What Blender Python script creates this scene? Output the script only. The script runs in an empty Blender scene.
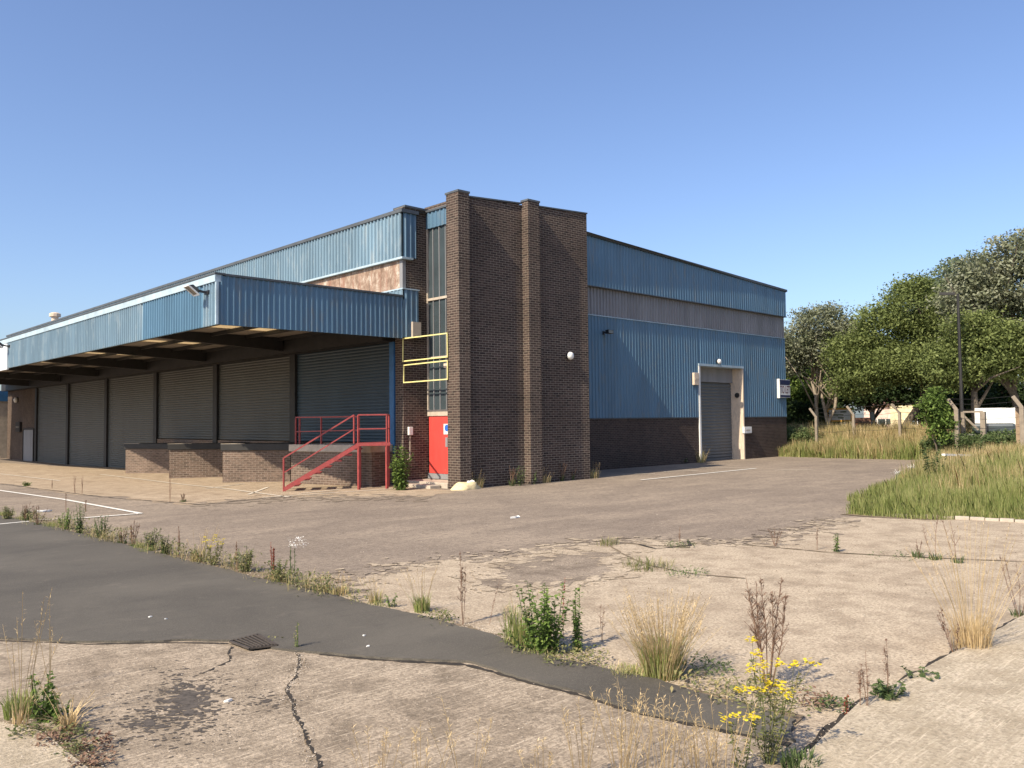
import bpy, bmesh, math, random
import numpy as np
from mathutils import Matrix, Vector, noise as mnoise
random.seed(7); RNG = np.random.default_rng(7)
SC = bpy.context.scene; COL = SC.collection
# ------------------------------------------------------------------ camera
FPX, W_, H_ = 829.0, 1024, 768
AX = np.array([0.721, 0.023, 0.693]); AX = np.array([1375-512, 411.7-384, FPX]); AX /= np.linalg.norm(AX)
BY = np.array([-286-512, 429.6-384, FPX]); BY -= AX*(BY@AX); BY /= np.linalg.norm(BY)
UP = np.cross(AX, BY); UP = UP if UP[1] < 0 else -UP
ROT = np.stack([AX, BY, UP])                       # camera space (x right, y down, z forward) -> world
CAM = np.array([-15.823, -18.684, 2.0])
cam_d = bpy.data.cameras.new('camera'); cam = bpy.data.objects.new('camera', cam_d); COL.objects.link(cam)
r_, u_, b_ = ROT@np.array([1., 0, 0]), ROT@np.array([0, -1., 0]), ROT@np.array([0, 0, -1.])
cam.matrix_world = Matrix([[r_[i], u_[i], b_[i], CAM[i]] for i in range(3)]+[[0, 0, 0, 1]])
cam_d.sensor_width = 36; cam_d.lens = FPX/1024*36; cam_d.clip_start = .1; cam_d.clip_end = 3000
SC.camera = cam
# ------------------------------------------------------------------ light
SUN_AZ, SUN_EL = 4.5, 42.5                         # direction the light travels (from +X towards +Y), elevation
wd = bpy.data.worlds.new('World'); SC.world = wd; wd.use_nodes = True
nt = wd.node_tree; bg = nt.nodes['Background']; sky = nt.nodes.new('ShaderNodeTexSky')
sky.sky_type = 'NISHITA'; sky.sun_disc = False
sky.sun_elevation = math.radians(SUN_EL)
sky.sun_rotation = math.radians(90-(SUN_AZ+180))   # compass style: 0 = +Y, clockwise
sky.air_density = 1.0; sky.dust_density = 1.8; sky.ozone_density = 4.5; sky.altitude = 50
bg.inputs[1].default_value = .142
hs = nt.nodes.new('ShaderNodeHueSaturation'); hs.inputs['Saturation'].default_value = 1.0; hs.inputs['Hue'].default_value = .507
nt.links.new(sky.outputs[0], hs.inputs['Color']); nt.links.new(hs.outputs[0], bg.inputs[0])
sl = bpy.data.lights.new('sun', 'SUN'); sl.energy = 5.0; sl.angle = math.radians(.53); sl.color = (1, .875, .69)
so = bpy.data.objects.new('sun', sl); COL.objects.link(so)
trav = Vector((math.cos(math.radians(SUN_AZ))*math.cos(math.radians(SUN_EL)), math.sin(math.radians(SUN_AZ))*math.cos(math.radians(SUN_EL)), -math.sin(math.radians(SUN_EL))))
so.rotation_euler = trav.to_track_quat('-Z', 'Y').to_euler(); so.location = (-30, -10, 40)
SC.view_settings.view_transform = 'Standard'; SC.view_settings.look = 'None'
SC.view_settings.exposure = .52; SC.view_settings.gamma = 1
SC.render.engine = 'CYCLES'
SC.cycles.max_bounces = 6
# ------------------------------------------------------------------ terrain and pixel helpers
def sm(t): t = min(1., max(0., t)); return t*t*(3-2*t)
def G(x, y):
    z = 0.
    if y > 6: z -= .0135*min(y-6, 30)*(1-sm((x-3)/5))
    z += .75*sm((x-24.4)/5)
    ye = -10.2+(x-2.9)*.294; xk = 1.1+(-12.1-y)*.47
    z += .42*sm((ye-y)/4)*sm((x-xk)/9)*(1-sm((x-24)/6))
    return z
def ray(px, py): return ROT@np.array([px-512, py-384, FPX])
def gp(px, py, off=0.):
    d = ray(px, py); z = 0.
    for _ in range(6):
        t = (z+off-CAM[2])/d[2]; p = CAM+d*t; z = G(p[0], p[1])
    return Vector((p[0], p[1], z+off))
def onz(px, py, z): d = ray(px, py); return Vector(CAM+d*(z-CAM[2])/d[2])
def onx(px, py, x): d = ray(px, py); return Vector(CAM+d*(x-CAM[0])/d[0])
def ony(px, py, y): d = ray(px, py); return Vector(CAM+d*(y-CAM[1])/d[1])
def far(px, dist):                                   # ground point at a distance under a column of the view
    d = ray(px, 415); d = d/np.hypot(d[0], d[1]); p = CAM+d*dist; return Vector((p[0], p[1], G(p[0], p[1])))
def proj(p):
    c = ROT.T@(np.array(p)-CAM); return 512+FPX*c[0]/c[2], 384+FPX*c[1]/c[2]
def zat(x, y, py):                                    # height of the point above (x, y) that is seen at row py
    a, b = -5., 20.
    for _ in range(40):
        m = (a+b)/2
        if proj((x, y, m))[1] > py: a = m
        else: b = m
    return a
# ------------------------------------------------------------------ materials
def new_mat(name):
    m = bpy.data.materials.new(name); m.use_nodes = True; n = m.node_tree.nodes; l = m.node_tree.links
    return m, n, l, n['Principled BSDF']
def mixc(n, l, fac, a, b, mode='MIX'):
    x = n.new('ShaderNodeMix'); x.data_type = 'RGBA'; x.blend_type = mode
    for s, v in ((0, fac), (6, a), (7, b)):
        if hasattr(v, 'is_linked') or isinstance(v, bpy.types.NodeSocket): l.new(v, x.inputs[s])
        elif s == 0: x.inputs[0].default_value = v
        else: x.inputs[s].default_value = (*v, 1)
    return x.outputs[2]
def pos(n, l, scale=(1, 1, 1), rotz=0):
    g = n.new('ShaderNodeNewGeometry'); m = n.new('ShaderNodeMapping'); m.vector_type = 'POINT'
    m.inputs['Scale'].default_value = scale; m.inputs['Rotation'].default_value = (0, 0, rotz)
    l.new(g.outputs['Position'], m.inputs[0]); return m.outputs[0]
def noi(n, l, v, scale, detail=4, rough=.55, dist=0.):
    x = n.new('ShaderNodeTexNoise'); x.inputs['Scale'].default_value = scale; x.inputs['Detail'].default_value = detail
    x.inputs['Roughness'].default_value = rough; x.inputs['Distortion'].default_value = dist; l.new(v, x.inputs['Vector']); return x.outputs['Fac']
def ramp(n, l, f, stops):
    r = n.new('ShaderNodeValToRGB'); e = r.color_ramp.elements
    e[0].position = stops[0][0]; e[0].color = (*stops[0][1], 1) if not isinstance(stops[0][1], float) else (stops[0][1],)*3+(1,)
    e[1].position = stops[-1][0]; e[1].color = (*stops[-1][1], 1) if not isinstance(stops[-1][1], float) else (stops[-1][1],)*3+(1,)
    for p, c in stops[1:-1]:
        k = e.new(p); k.color = (*c, 1) if not isinstance(c, float) else (c, c, c, 1)
    l.new(f, r.inputs[0]); return r.outputs[0]
def bump(n, l, b, h, strength=.3, dist=.02):
    x = n.new('ShaderNodeBump'); x.inputs['Strength'].default_value = strength; x.inputs['Distance'].default_value = dist
    l.new(h, x.inputs['Height']); l.new(x.outputs[0], b.inputs['Normal']); return x
def simple(name, col, rough=.6, metal=0., var=.25, scale=3., grime=None, streak=False, spec=None, panel=0):
    m, n, l, b = new_mat(name)
    v = pos(n, l, (1, 1, .18) if streak else (1, 1, 1))
    f = ramp(n, l, noi(n, l, v, scale, 6, .65), [(.3, 0.), (.7, 1.)])
    c = mixc(n, l, f, tuple(x*(1-var) for x in col), tuple(min(1, x*(1+var)) for x in col))
    if panel:
        g = n.new('ShaderNodeNewGeometry'); dp = n.new('ShaderNodeVectorMath'); dp.operation = 'DOT_PRODUCT'; l.new(g.outputs['Position'], dp.inputs[0]); dp.inputs[1].default_value = (1/panel, 1/panel, 0)
        fl_ = n.new('ShaderNodeMath'); fl_.operation = 'FLOOR'; l.new(dp.outputs['Value'], fl_.inputs[0]); wn = n.new('ShaderNodeTexWhiteNoise'); wn.noise_dimensions = '1D'; l.new(fl_.outputs[0], wn.inputs['W'])
        c = mixc(n, l, ramp(n, l, wn.outputs['Value'], [(0., 0.), (1., .30)]), c, tuple(x*.55+.02 for x in col))
    if grime:
        f2 = ramp(n, l, noi(n, l, pos(n, l, (2, 2, .5)), scale*1.7, 8, .7), [(.52, 0.), (.68, 1.)])
        c = mixc(n, l, f2, c, grime)
    l.new(c, b.inputs['Base Color']); b.inputs['Roughness'].default_value = rough; b.inputs['Metallic'].default_value = metal
    if spec is not None: b.inputs['Specular IOR Level'].default_value = spec
    return m
def brick_mat(name, c1, c2, mortar, stain=.5, ax=(1, 1)):
    m, n, l, b = new_mat(name)
    g = n.new('ShaderNodeNewGeometry'); s = n.new('ShaderNodeSeparateXYZ'); l.new(g.outputs['Position'], s.inputs[0])
    a = n.new('ShaderNodeVectorMath'); a.operation = 'DOT_PRODUCT'; l.new(g.outputs['Position'], a.inputs[0]); a.inputs[1].default_value = (*ax, 0)
    cb = n.new('ShaderNodeCombineXYZ'); l.new(a.outputs['Value'], cb.inputs[0]); l.new(s.outputs[2], cb.inputs[1])
    t = n.new('ShaderNodeTexBrick'); l.new(cb.outputs[0], t.inputs['Vector']); t.inputs['Scale'].default_value = 1
    t.inputs['Brick Width'].default_value = .225; t.inputs['Row Height'].default_value = .075; t.inputs['Mortar Size'].default_value = .0075
    t.inputs['Mortar Smooth'].default_value = .3; t.inputs['Bias'].default_value = -.1
    t.inputs['Color1'].default_value = (*c1, 1); t.inputs['Color2'].default_value = (*c2, 1); t.inputs['Mortar'].default_value = (*mortar, 1)
    v = pos(n, l); big = noi(n, l, v, .6, 5, .6); fine = noi(n, l, pos(n, l, (1, 1, 3)), 5., 3, .6)
    c = mixc(n, l, ramp(n, l, big, [(.35, .55), (.7, 1.)]), tuple(x*.5 for x in c1), t.outputs['Color'])
    c = mixc(n, l, ramp(n, l, fine, [(.4, 0.), (.75, stain)]), c, tuple(x*1.7 for x in c2))
    l.new(c, b.inputs['Base Color']); b.inputs['Roughness'].default_value = .9; b.inputs['Specular IOR Level'].default_value = .2
    inv = n.new('ShaderNodeMath'); inv.operation = 'SUBTRACT'; inv.inputs[0].default_value = 1; l.new(t.outputs['Fac'], inv.inputs[1])
    bump(n, l, b, inv.outputs[0], .6, .008); return m
def foliage(name, cols, trans=.35, rough=.7, isl=1., ns=.45, nw=.9):
    m, n, l, b = new_mat(name)
    g = n.new('ShaderNodeNewGeometry'); f = g.outputs['Random Per Island']
    big = noi(n, l, pos(n, l), ns, 3)
    k = n.new('ShaderNodeMath'); k.operation = 'MULTIPLY_ADD'; l.new(big, k.inputs[0]); k.inputs[1].default_value = nw; k.inputs[2].default_value = -nw/2+(1-isl)*.5
    g2 = n.new('ShaderNodeMath'); g2.operation = 'MULTIPLY'; l.new(f, g2.inputs[0]); g2.inputs[1].default_value = isl; f = g2.outputs[0]
    s = n.new('ShaderNodeMath'); s.operation = 'ADD'; s.use_clamp = True; l.new(f, s.inputs[0]); l.new(k.outputs[0], s.inputs[1])
    c = ramp(n, l, s.outputs[0], [(i/(len(cols)-1), x) for i, x in enumerate(cols)])
    l.new(c, b.inputs['Base Color']); b.inputs['Roughness'].default_value = rough; b.inputs['Specular IOR Level'].default_value = .25
    tr = n.new('ShaderNodeBsdfTranslucent'); l.new(c, tr.inputs[0]); mx = n.new('ShaderNodeMixShader'); mx.inputs[0].default_value = trans
    l.new(b.outputs[0], mx.inputs[1]); l.new(tr.outputs[0], mx.inputs[2]); l.new(mx.outputs[0], n['Material Output'].inputs[0]); return m
def concrete(name, base, dark, pale, broom=None, stain=0., tint=None):
    m, n, l, b = new_mat(name); v = pos(n, l)
    big = noi(n, l, v, .35, 6, .62, .4); mid = noi(n, l, v, 2.3, 7, .68); fin = noi(n, l, v, 38., 4, .7)
    c = mixc(n, l, ramp(n, l, big, [(.32, 0.), (.68, 1.)]), base, pale)
    c = mixc(n, l, ramp(n, l, mid, [(.36, 1.), (.56, 0.)]), c, dark)
    c = mixc(n, l, ramp(n, l, fin, [(.34, .75), (.58, 0.)]), c, tuple(x*.5 for x in dark))
    spk = n.new('ShaderNodeTexVoronoi'); spk.inputs['Scale'].default_value = 26; l.new(v, spk.inputs['Vector'])
    c = mixc(n, l, ramp(n, l, spk.outputs['Distance'], [(.08, .5), (.17, 0.)]), c, tuple(min(1, x*1.35) for x in pale))
    h = mid
    if broom is not None:
        br = noi(n, l, pos(n, l, (1, 9, 1), broom), 4.5, 5, .7, .15)
        c = mixc(n, l, ramp(n, l, br, [(.40, .62), (.53, 0.)]), c, dark)
        br2 = noi(n, l, pos(n, l, (1, 14, 1), broom), 3., 3, .7)
        c = mixc(n, l, ramp(n, l, br2, [(.56, 0.), (.70, .6)]), c, tuple(min(1, x*1.2) for x in pale)); h = br
    if stain:
        st = noi(n, l, v, .9, 5, .7, .8)
        c = mixc(n, l, ramp(n, l, st, [(.56, 0.), (.64, stain)]), c, tuple(x*.5 for x in dark))
    l.new(c, b.inputs['Base Color']); b.inputs['Roughness'].default_value = .93; b.inputs['Specular IOR Level'].default_value = .15
    a = n.new('ShaderNodeMath'); a.operation = 'ADD'; l.new(h, a.inputs[0]); l.new(fin, a.inputs[1])
    bump(n, l, b, a.outputs[0], .85, .014); return m

M = {}
M['brick'] = brick_mat('brown_brick', (.036, .027, .024), (.092, .064, .052), (.33, .28, .225))
M['brick2'] = brick_mat('dark_plinth_brick', (.04, .028, .024), (.075, .05, .04), (.17, .145, .12))
M['dockbrick'] = brick_mat('dock_brick', (.095, .070, .056), (.165, .118, .092), (.34, .29, .235), .5, (.63, -.77))
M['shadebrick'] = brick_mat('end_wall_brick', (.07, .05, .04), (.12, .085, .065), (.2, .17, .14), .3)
M['blue'] = simple('blue_cladding', (.092, .178, .262), .42, .0, .16, 1.2, (.13, .17, .2), True, .4, 1.0)
M['blue2'] = simple('weathered_blue_fascia', (.165, .255, .325), .5, .0, .2, .9, (.27, .34, .38), True, .4, 1.0)
M['blue3'] = simple('repainted_blue_fascia', (.095, .19, .28), .45, .0, .2, .9, None, True, .4)
M['white_clad'] = simple('bleached_white_cladding', (.62, .66, .68), .5, 0, .15, 2, None, True)
M['trim'] = simple('pale_blue_flashing', (.36, .46, .52), .5, 0, .2, 2)
M['darktrim'] = simple('dark_edge_trim', (.07, .08, .09), .6, 0, .25, 2)
M['grey_band'] = simple('grey_cladding', (.215, .217, .225), .6, 0, .2, 1.5, (.22, .2, .2), True)
M['rust'] = None
M['steel'] = simple('dark_steel', (.022, .021, .020), .6, .2, .3, 3)
M['soffit'] = simple('soffit_sheet', (.22, .195, .165), .8, 0, .3, 2)
M['shutter'] = simple('grey_green_shutter', (.066, .070, .066), .5, .1, .15, .7, None, True)
M['shutter3'] = simple('blue_grey_shutter', (.032, .055, .075), .5, .1, .15, .7, None, True)
M['shutter2'] = simple('grey_shutter', (.12, .13, .135), .5, .2, .15, .7, None, True)
M['bluepaint'] = simple('blue_paint', (.03, .12, .26), .5)
M['cream'] = simple('cream_paint', (.62, .50, .38), .8, 0, .12, 3, (.4, .34, .28))
M['white'] = simple('white_paint', (.75, .74, .70), .6, 0, .08, 3)
M['concslab'] = simple('plain_concrete', (.42, .36, .29), .9, 0, .2, 4)
M['red'] = simple('red_paint', (.55, .060, .050), .5, 0, .15, 2.5, (.44, .07, .055), True)
M['redrail'] = simple('faded_red_paint', (.29, .05, .048), .5, 0, .25, 9, (.25, .07, .05))
M['yellow'] = simple('yellow_paint', (.72, .66, .28), .5, 0, .15, 6)
M['black'] = simple('black_plastic', (.02, .02, .022), .4)
M['signblue'] = simple('sign_blue', (.03, .13, .50), .5, 0, .03)
M['navy'] = simple('navy_board', (.02, .03, .09), .5, 0, .03)
M['signred'] = simple('sign_lettering', (.10, .015, .025), .5, 0, .03)
M['bark'] = simple('pale_bark', (.30, .25, .19), .9, 0, .35, 4)
M['barkdark'] = simple('dark_bark', (.10, .08, .06), .9, 0, .35, 4)
M['post'] = simple('concrete_post', (.24, .20, .155), .9, 0, .2, 5)
M['wood'] = simple('grey_timber', (.28, .2, .13), .9, 0, .3, 8)
M['roof'] = simple('roof_sheet', (.16, .17, .18), .7)
M['line'] = simple('worn_white_line', (.72, .70, .64), .9, 0, .15, 9, (.42, .36, .3))
M['lineb'] = simple('faint_white_line', (.55, .49, .40), .9, 0, .15, 9, (.36, .29, .21))
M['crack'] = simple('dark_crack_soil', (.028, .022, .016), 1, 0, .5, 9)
M['soil'] = simple('dry_soil', (.17, .125, .08), 1, 0, .45, 6, (.10, .10, .04))
M['sand'] = simple('pale_sand', (.62, .52, .30), .95, 0, .2, 12)
M['tarmac'] = concrete('old_tarmac', (.285, .23, .175), (.19, .152, .117), (.37, .305, .235), None, .2)
M['slabA'] = concrete('pale_yard_concrete', (.46, .375, .275), (.34, .27, .195), (.56, .465, .345), None, .25)
M['slabB'] = concrete('brushed_concrete', (.41, .33, .245), (.225, .18, .132), (.54, .45, .34), math.radians(-28), .45)
M['slabC'] = concrete('brushed_pale_slab', (.49, .41, .30), (.38, .315, .225), (.58, .495, .375), math.radians(22), 0.)
M['dockground'] = concrete('dusty_dock_concrete', (.41, .32, .225), (.30, .23, .16), (.50, .40, .29), None, .0)
def glass(name, col=(.03, .04, .045)):
    m, n, l, b = new_mat(name); v = pos(n, l)
    c = mixc(n, l, noi(n, l, v, 1.6, 3), col, tuple(x*2.2 for x in col)); l.new(c, b.inputs['Base Color'])
    b.inputs['Roughness'].default_value = .12; b.inputs['Specular IOR Level'].default_value = .6; return m
M['glass'] = glass('dirty_glass'); M['castiron'] = simple('rusty_cast_iron', (.06, .048, .038), .8, 0, .4, 20); M['pit'] = simple('drain_pit', (.006, .006, .006), 1)
M['lens'] = glass('lamp_lens', (.07, .067, .06))
def asphalt():
    m, n, l, b = new_mat('smooth_asphalt'); v = pos(n, l)
    c = mixc(n, l, ramp(n, l, noi(n, l, v, .5, 5, .6, .5), [(.35, 0.), (.65, 1.)]), (.068, .061, .051), (.105, .094, .077))
    c = mixc(n, l, ramp(n, l, noi(n, l, v, 90, 3, .7), [(.5, 0.), (.7, .6)]), c, (.17, .155, .125))
    c = mixc(n, l, ramp(n, l, noi(n, l, v, 3.0, 6, .7), [(.58, 0.), (.7, .45)]), c, (.15, .13, .105))
    c = mixc(n, l, ramp(n, l, noi(n, l, pos(n, l, (1, 6, 1), .5), 1.5, 6, .7), [(.55, 0.), (.7, .35)]), c, (.045, .042, .04))
    l.new(c, b.inputs['Base Color']); b.inputs['Roughness'].default_value = .85; b.inputs['Specular IOR Level'].default_value = .3
    bump(n, l, b, noi(n, l, v, 120, 3, .6), .5, .006); return m
M['asphalt'] = asphalt()
def rust():
    m, n, l, b = new_mat('peeling_brown_panel'); v = pos(n, l, (1, 1, 1))
    f = noi(n, l, pos(n, l, (1, 1, .7)), 3.2, 10, .8, .2)
    c = ramp(n, l, f, [(.34, (.13, .08, .055)), (.46, (.23, .155, .11)), (.53, (.32, .235, .175)), (.60, (.48, .42, .35))])
    f2 = noi(n, l, pos(n, l, (1, 1, .1)), 3.5, 4, .6)
    c = mixc(n, l, ramp(n, l, f2, [(.5, 0.), (.66, .6)]), c, (.26, .12, .08))
    l.new(c, b.inputs['Base Color']); b.inputs['Roughness'].default_value = .8; return m
M['rust'] = rust()
def trans_mat():
    m, n, l, b = new_mat('translucent_rooflight'); tr = n.new('ShaderNodeBsdfTranslucent')
    c = mixc(n, l, noi(n, l, pos(n, l), 2.5, 4), (.80, .70, .52), (.62, .52, .36)); l.new(c, tr.inputs[0]); l.new(c, b.inputs['Base Color'])
    mx = n.new('ShaderNodeMixShader'); mx.inputs[0].default_value = .75; l.new(b.outputs[0], mx.inputs[1]); l.new(tr.outputs[0], mx.inputs[2])
    l.new(mx.outputs[0], n['Material Output'].inputs[0]); return m
M['rooflight'] = trans_mat()
def terrain():
    m, n, l, b = new_mat('yard_tarmac_and_earth'); v = pos(n, l)
    big = noi(n, l, v, .22, 6, .62, .5); mid = noi(n, l, v, 1.7, 7, .68); fin = noi(n, l, v, 30., 4, .7)
    c = mixc(n, l, ramp(n, l, big, [(.36, 0.), (.62, 1.)]), (.215, .172, .135), (.31, .252, .192))
    c = mixc(n, l, ramp(n, l, mid, [(.34, .6), (.52, 0.)]), c, (.15, .12, .097))
    st = noi(n, l, pos(n, l, (1, 3.5, 1), math.radians(25)), .35, 5, .6, .3)
    c = mixc(n, l, ramp(n, l, st, [(.48, 0.), (.70, .6)]), c, (.42, .34, .255))
    c = mixc(n, l, ramp(n, l, noi(n, l, v, 8., 6, .75), [(.38, .7), (.54, 0.)]), c, (.135, .108, .085))
    c = mixc(n, l, ramp(n, l, noi(n, l, v, 13., 5, .75), [(.55, 0.), (.68, .6)]), c, (.42, .345, .265))
    c = mixc(n, l, ramp(n, l, fin, [(.3, .6), (.6, 0.)]), c, (.10, .08, .065))
    c = mixc(n, l, ramp(n, l, noi(n, l, v, 45, 3, .7), [(.54, 0.), (.66, .65)]), c, (.42, .36, .3))
    s = n.new('ShaderNodeSeparateXYZ'); l.new(n.new('ShaderNodeNewGeometry').outputs['Position'], s.inputs[0])
    mr = n.new('ShaderNodeMapRange'); l.new(s.outputs[0], mr.inputs[0]); mr.inputs[1].default_value = 24.2; mr.inputs[2].default_value = 24.8
    c = mixc(n, l, mr.outputs[0], c, mixc(n, l, mid, (.11, .10, .04), (.22, .17, .09)))
    l.new(c, b.inputs['Base Color']); b.inputs['Roughness'].default_value = .93; b.inputs['Specular IOR Level'].default_value = .15
    a = n.new('ShaderNodeMath'); a.operation = 'ADD'; l.new(mid, a.inputs[0]); l.new(fin, a.inputs[1]); bump(n, l, b, a.outputs[0], .5, .012)
    return m
M['terrain'] = terrain()
GREEN = [(.035, .062, .018), (.065, .105, .028), (.10, .145, .04)]
M['leaf_green'] = foliage('leaf_green', [(.06, .10, .022), (.13, .205, .045), (.24, .32, .08)])
M['leaf_mid'] = foliage('leaf_mid', [(.05, .08, .03), (.10, .145, .05), (.18, .22, .09)])
M['leaf_tree'] = foliage('leaf_tree', [(.085, .11, .034), (.17, .21, .066), (.27, .31, .115)], .35, .7, .6, 1.1, 1.3)
M['leaf_pale'] = foliage('leaf_pale', [(.09, .11, .055), (.20, .215, .13), (.34, .35, .26)], .25, .7, .45, 1.3, 1.8)
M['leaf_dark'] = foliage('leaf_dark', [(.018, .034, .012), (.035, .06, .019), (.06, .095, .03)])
M['leaf_grey'] = foliage('leaf_grey', [(.10, .14, .075), (.17, .21, .12), (.26, .30, .19)], .35, .7, .5, 1.2, 1.2)
M['grass_green'] = foliage('grass_green', [(.17, .22, .06), (.28, .32, .10), (.50, .46, .22)], .4)
M['grass_dry'] = foliage('grass_dry', [(.22, .24, .09), (.48, .38, .19), (.72, .58, .33)], .4)
M['straw'] = foliage('straw', [(.42, .31, .16), (.6, .46, .25), (.70, .55, .33)], .3)
M['brown'] = foliage('brown_stalk', [(.12, .065, .045), (.20, .12, .08), (.26, .17, .11)], .1)
M['redleaf'] = foliage('red_dock', [(.22, .05, .035), (.30, .09, .05)], .2)
M['petal'] = foliage('yellow_petal', [(.60, .46, .02), (.74, .64, .05)], .3)
M['moss'] = foliage('low_weed_green', [(.08, .10, .035), (.17, .18, .07), (.32, .27, .13)], .25)
# ------------------------------------------------------------------ mesh helpers
class MB:
    def __init__(s): s.v = []; s.f = []
    def add(s, vs, fs): o = len(s.v); s.v += [tuple(v) for v in vs]; s.f += [tuple(i+o for i in f) for f in fs]; return s
    def box(s, a, b):
        x0, x1 = sorted((a[0], b[0])); y0, y1 = sorted((a[1], b[1])); z0, z1 = sorted((a[2], b[2]))
        return s.add([(x0, y0, z0), (x1, y0, z0), (x1, y1, z0), (x0, y1, z0), (x0, y0, z1), (x1, y0, z1), (x1, y1, z1), (x0, y1, z1)],
                     [(0, 3, 2, 1), (4, 5, 6, 7), (0, 1, 5, 4), (1, 2, 6, 5), (2, 3, 7, 6), (3, 0, 4, 7)])
    def prism(s, pts, z0, z1):                      # plan polygon, z0/z1 numbers or lists
        n = len(pts); Z0 = z0 if isinstance(z0, (list, tuple)) else [z0]*n; Z1 = z1 if isinstance(z1, (list, tuple)) else [z1]*n
        return s.add([(p[0], p[1], Z0[i]) for i, p in enumerate(pts)]+[(p[0], p[1], Z1[i]) for i, p in enumerate(pts)],
                     [tuple(range(n))[::-1], tuple(range(n, 2*n))]+[(i, (i+1) % n, n+(i+1) % n, n+i) for i in range(n)])
    def bar(s, p, q, w, h=None, up=(0, 0, 1)):      # rectangular bar p->q
        p, q = Vector(p), Vector(q); d = (q-p).normalized(); u = Vector(up)
        if abs(d.dot(u)) > .98: u = Vector((1, 0, 0))
        a = d.cross(u).normalized()*(w/2); c = a.cross(d).normalized()*((h or w)/2)
        return s.add([p-a-c, p+a-c, p+a+c, p-a+c, q-a-c, q+a-c, q+a+c, q-a+c], [(0, 3, 2, 1), (4, 5, 6, 7), (0, 1, 5, 4), (1, 2, 6, 5), (2, 3, 7, 6), (3, 0, 4, 7)])
    def tube(s, pts, r, n=6):
        pts = [Vector(p) for p in pts]; R = r if isinstance(r, (list, tuple)) else [r]*len(pts); vs = []; fs = []
        for i, p in enumerate(pts):
            d = (pts[min(i+1, len(pts)-1)]-pts[max(i-1, 0)]).normalized()
            u = Vector((1, 0, 0)) if abs(d.x) < .8 else Vector((0, 1, 0)); a = d.cross(u).normalized(); c = d.cross(a)
            for k in range(n): t = 2*math.pi*k/n; vs.append(p+(a*math.cos(t)+c*math.sin(t))*R[i])
        for i in range(len(pts)-1):
            for k in range(n): fs.append((i*n+k, i*n+(k+1) % n, (i+1)*n+(k+1) % n, (i+1)*n+k))
        fs += [tuple(range(n))[::-1], tuple((len(pts)-1)*n+k for k in range(n))]
        return s.add(vs, fs)
    def leaf(s, p, d, L, w, droop=.3, n=None):
        p = Vector(p); d = Vector(d).normalized(); side = d.cross(Vector((0, 0, 1)))
        side = (side.normalized() if side.length > .1 else Vector((1, 0, 0))); side = (side*math.cos(n or 0)+d.cross(side)*math.sin(n or 0))*w/2
        m = p+d*L*.45; t = p+d*L-Vector((0, 0, droop*L))
        return s.add([p, m+side, t, m-side, m+Vector((0, 0, -.12*w))], [(0, 4, 1), (4, 2, 1), (0, 3, 4), (3, 2, 4)])
    def lathe(s, c, prof, n=16, axis='z'):
        vs = []; fs = []
        for r, h in prof:
            for k in range(n):
                t = 2*math.pi*k/n; a, b2 = r*math.cos(t), r*math.sin(t)
                v = {'z': (a, b2, h), 'y': (a, h, b2), 'x': (h, a, b2)}[axis]; vs.append((c[0]+v[0], c[1]+v[1], c[2]+v[2]))
        for i in range(len(prof)-1):
            for k in range(n): fs.append((i*n+k, i*n+(k+1) % n, (i+1)*n+(k+1) % n, (i+1)*n+k))
        fs += [tuple(range(n))[::-1], tuple((len(prof)-1)*n+k for k in range(n))]
        return s.add(vs, fs)
    def build(s, name, mat, parent=None, smooth=False, bev=0):
        me = bpy.data.meshes.new(name); me.from_pydata(s.v, [], s.f); me.update()
        if mat: me.materials.append(M[mat] if isinstance(mat, str) else mat)
        if smooth: me.polygons.foreach_set('use_smooth', [True]*len(me.polygons))
        o = bpy.data.objects.new(name, me); COL.objects.link(o)
        if parent:
            o.parent = parent; w = Vector(parent['_w']) if '_w' in parent else Vector(); o.location = -w
        if bev:
            b = o.modifiers.new('bevel', 'BEVEL'); b.width = bev; b.segments = 2; b.limit_method = 'ANGLE'
        return o
def tag(o, label=None, cat=None, group=None, kind=None):
    if label: o['label'] = label
    if cat: o['category'] = cat
    if group: o['group'] = group
    if kind: o['kind'] = kind
    return o
def thing(name, loc, label, cat, group=None):
    o = bpy.data.objects.new(name, None); COL.objects.link(o); o.location = loc; o['_w'] = tuple(loc); o.empty_display_size = .3
    return tag(o, label, cat, group)
def struct(o): o['kind'] = 'structure'; return o
def quads_obj(name, V, nper, mat, parent=None, faces=None):    # V (N, nper, 3)
    N = len(V); me = bpy.data.meshes.new(name); V = np.asarray(V, dtype=np.float32)
    me.vertices.add(N*nper); me.vertices.foreach_set('co', V.reshape(-1))
    fl = faces or [tuple(range(nper))]; k = len(fl[0])
    idx = (np.arange(N)[:, None, None]*nper+np.array(fl)[None]).reshape(-1).astype(np.int32)
    me.loops.add(len(idx)); me.loops.foreach_set('vertex_index', idx)
    me.polygons.add(N*len(fl)); me.polygons.foreach_set('loop_start', np.arange(0, len(idx), k, dtype=np.int32))
    me.update(calc_edges=True); me.validate(); me.materials.append(M[mat])
    o = bpy.data.objects.new(name, me); COL.objects.link(o)
    if parent: o.parent = parent; o.location = -Vector(parent['_w']) if '_w' in parent else Vector()
    return o
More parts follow.
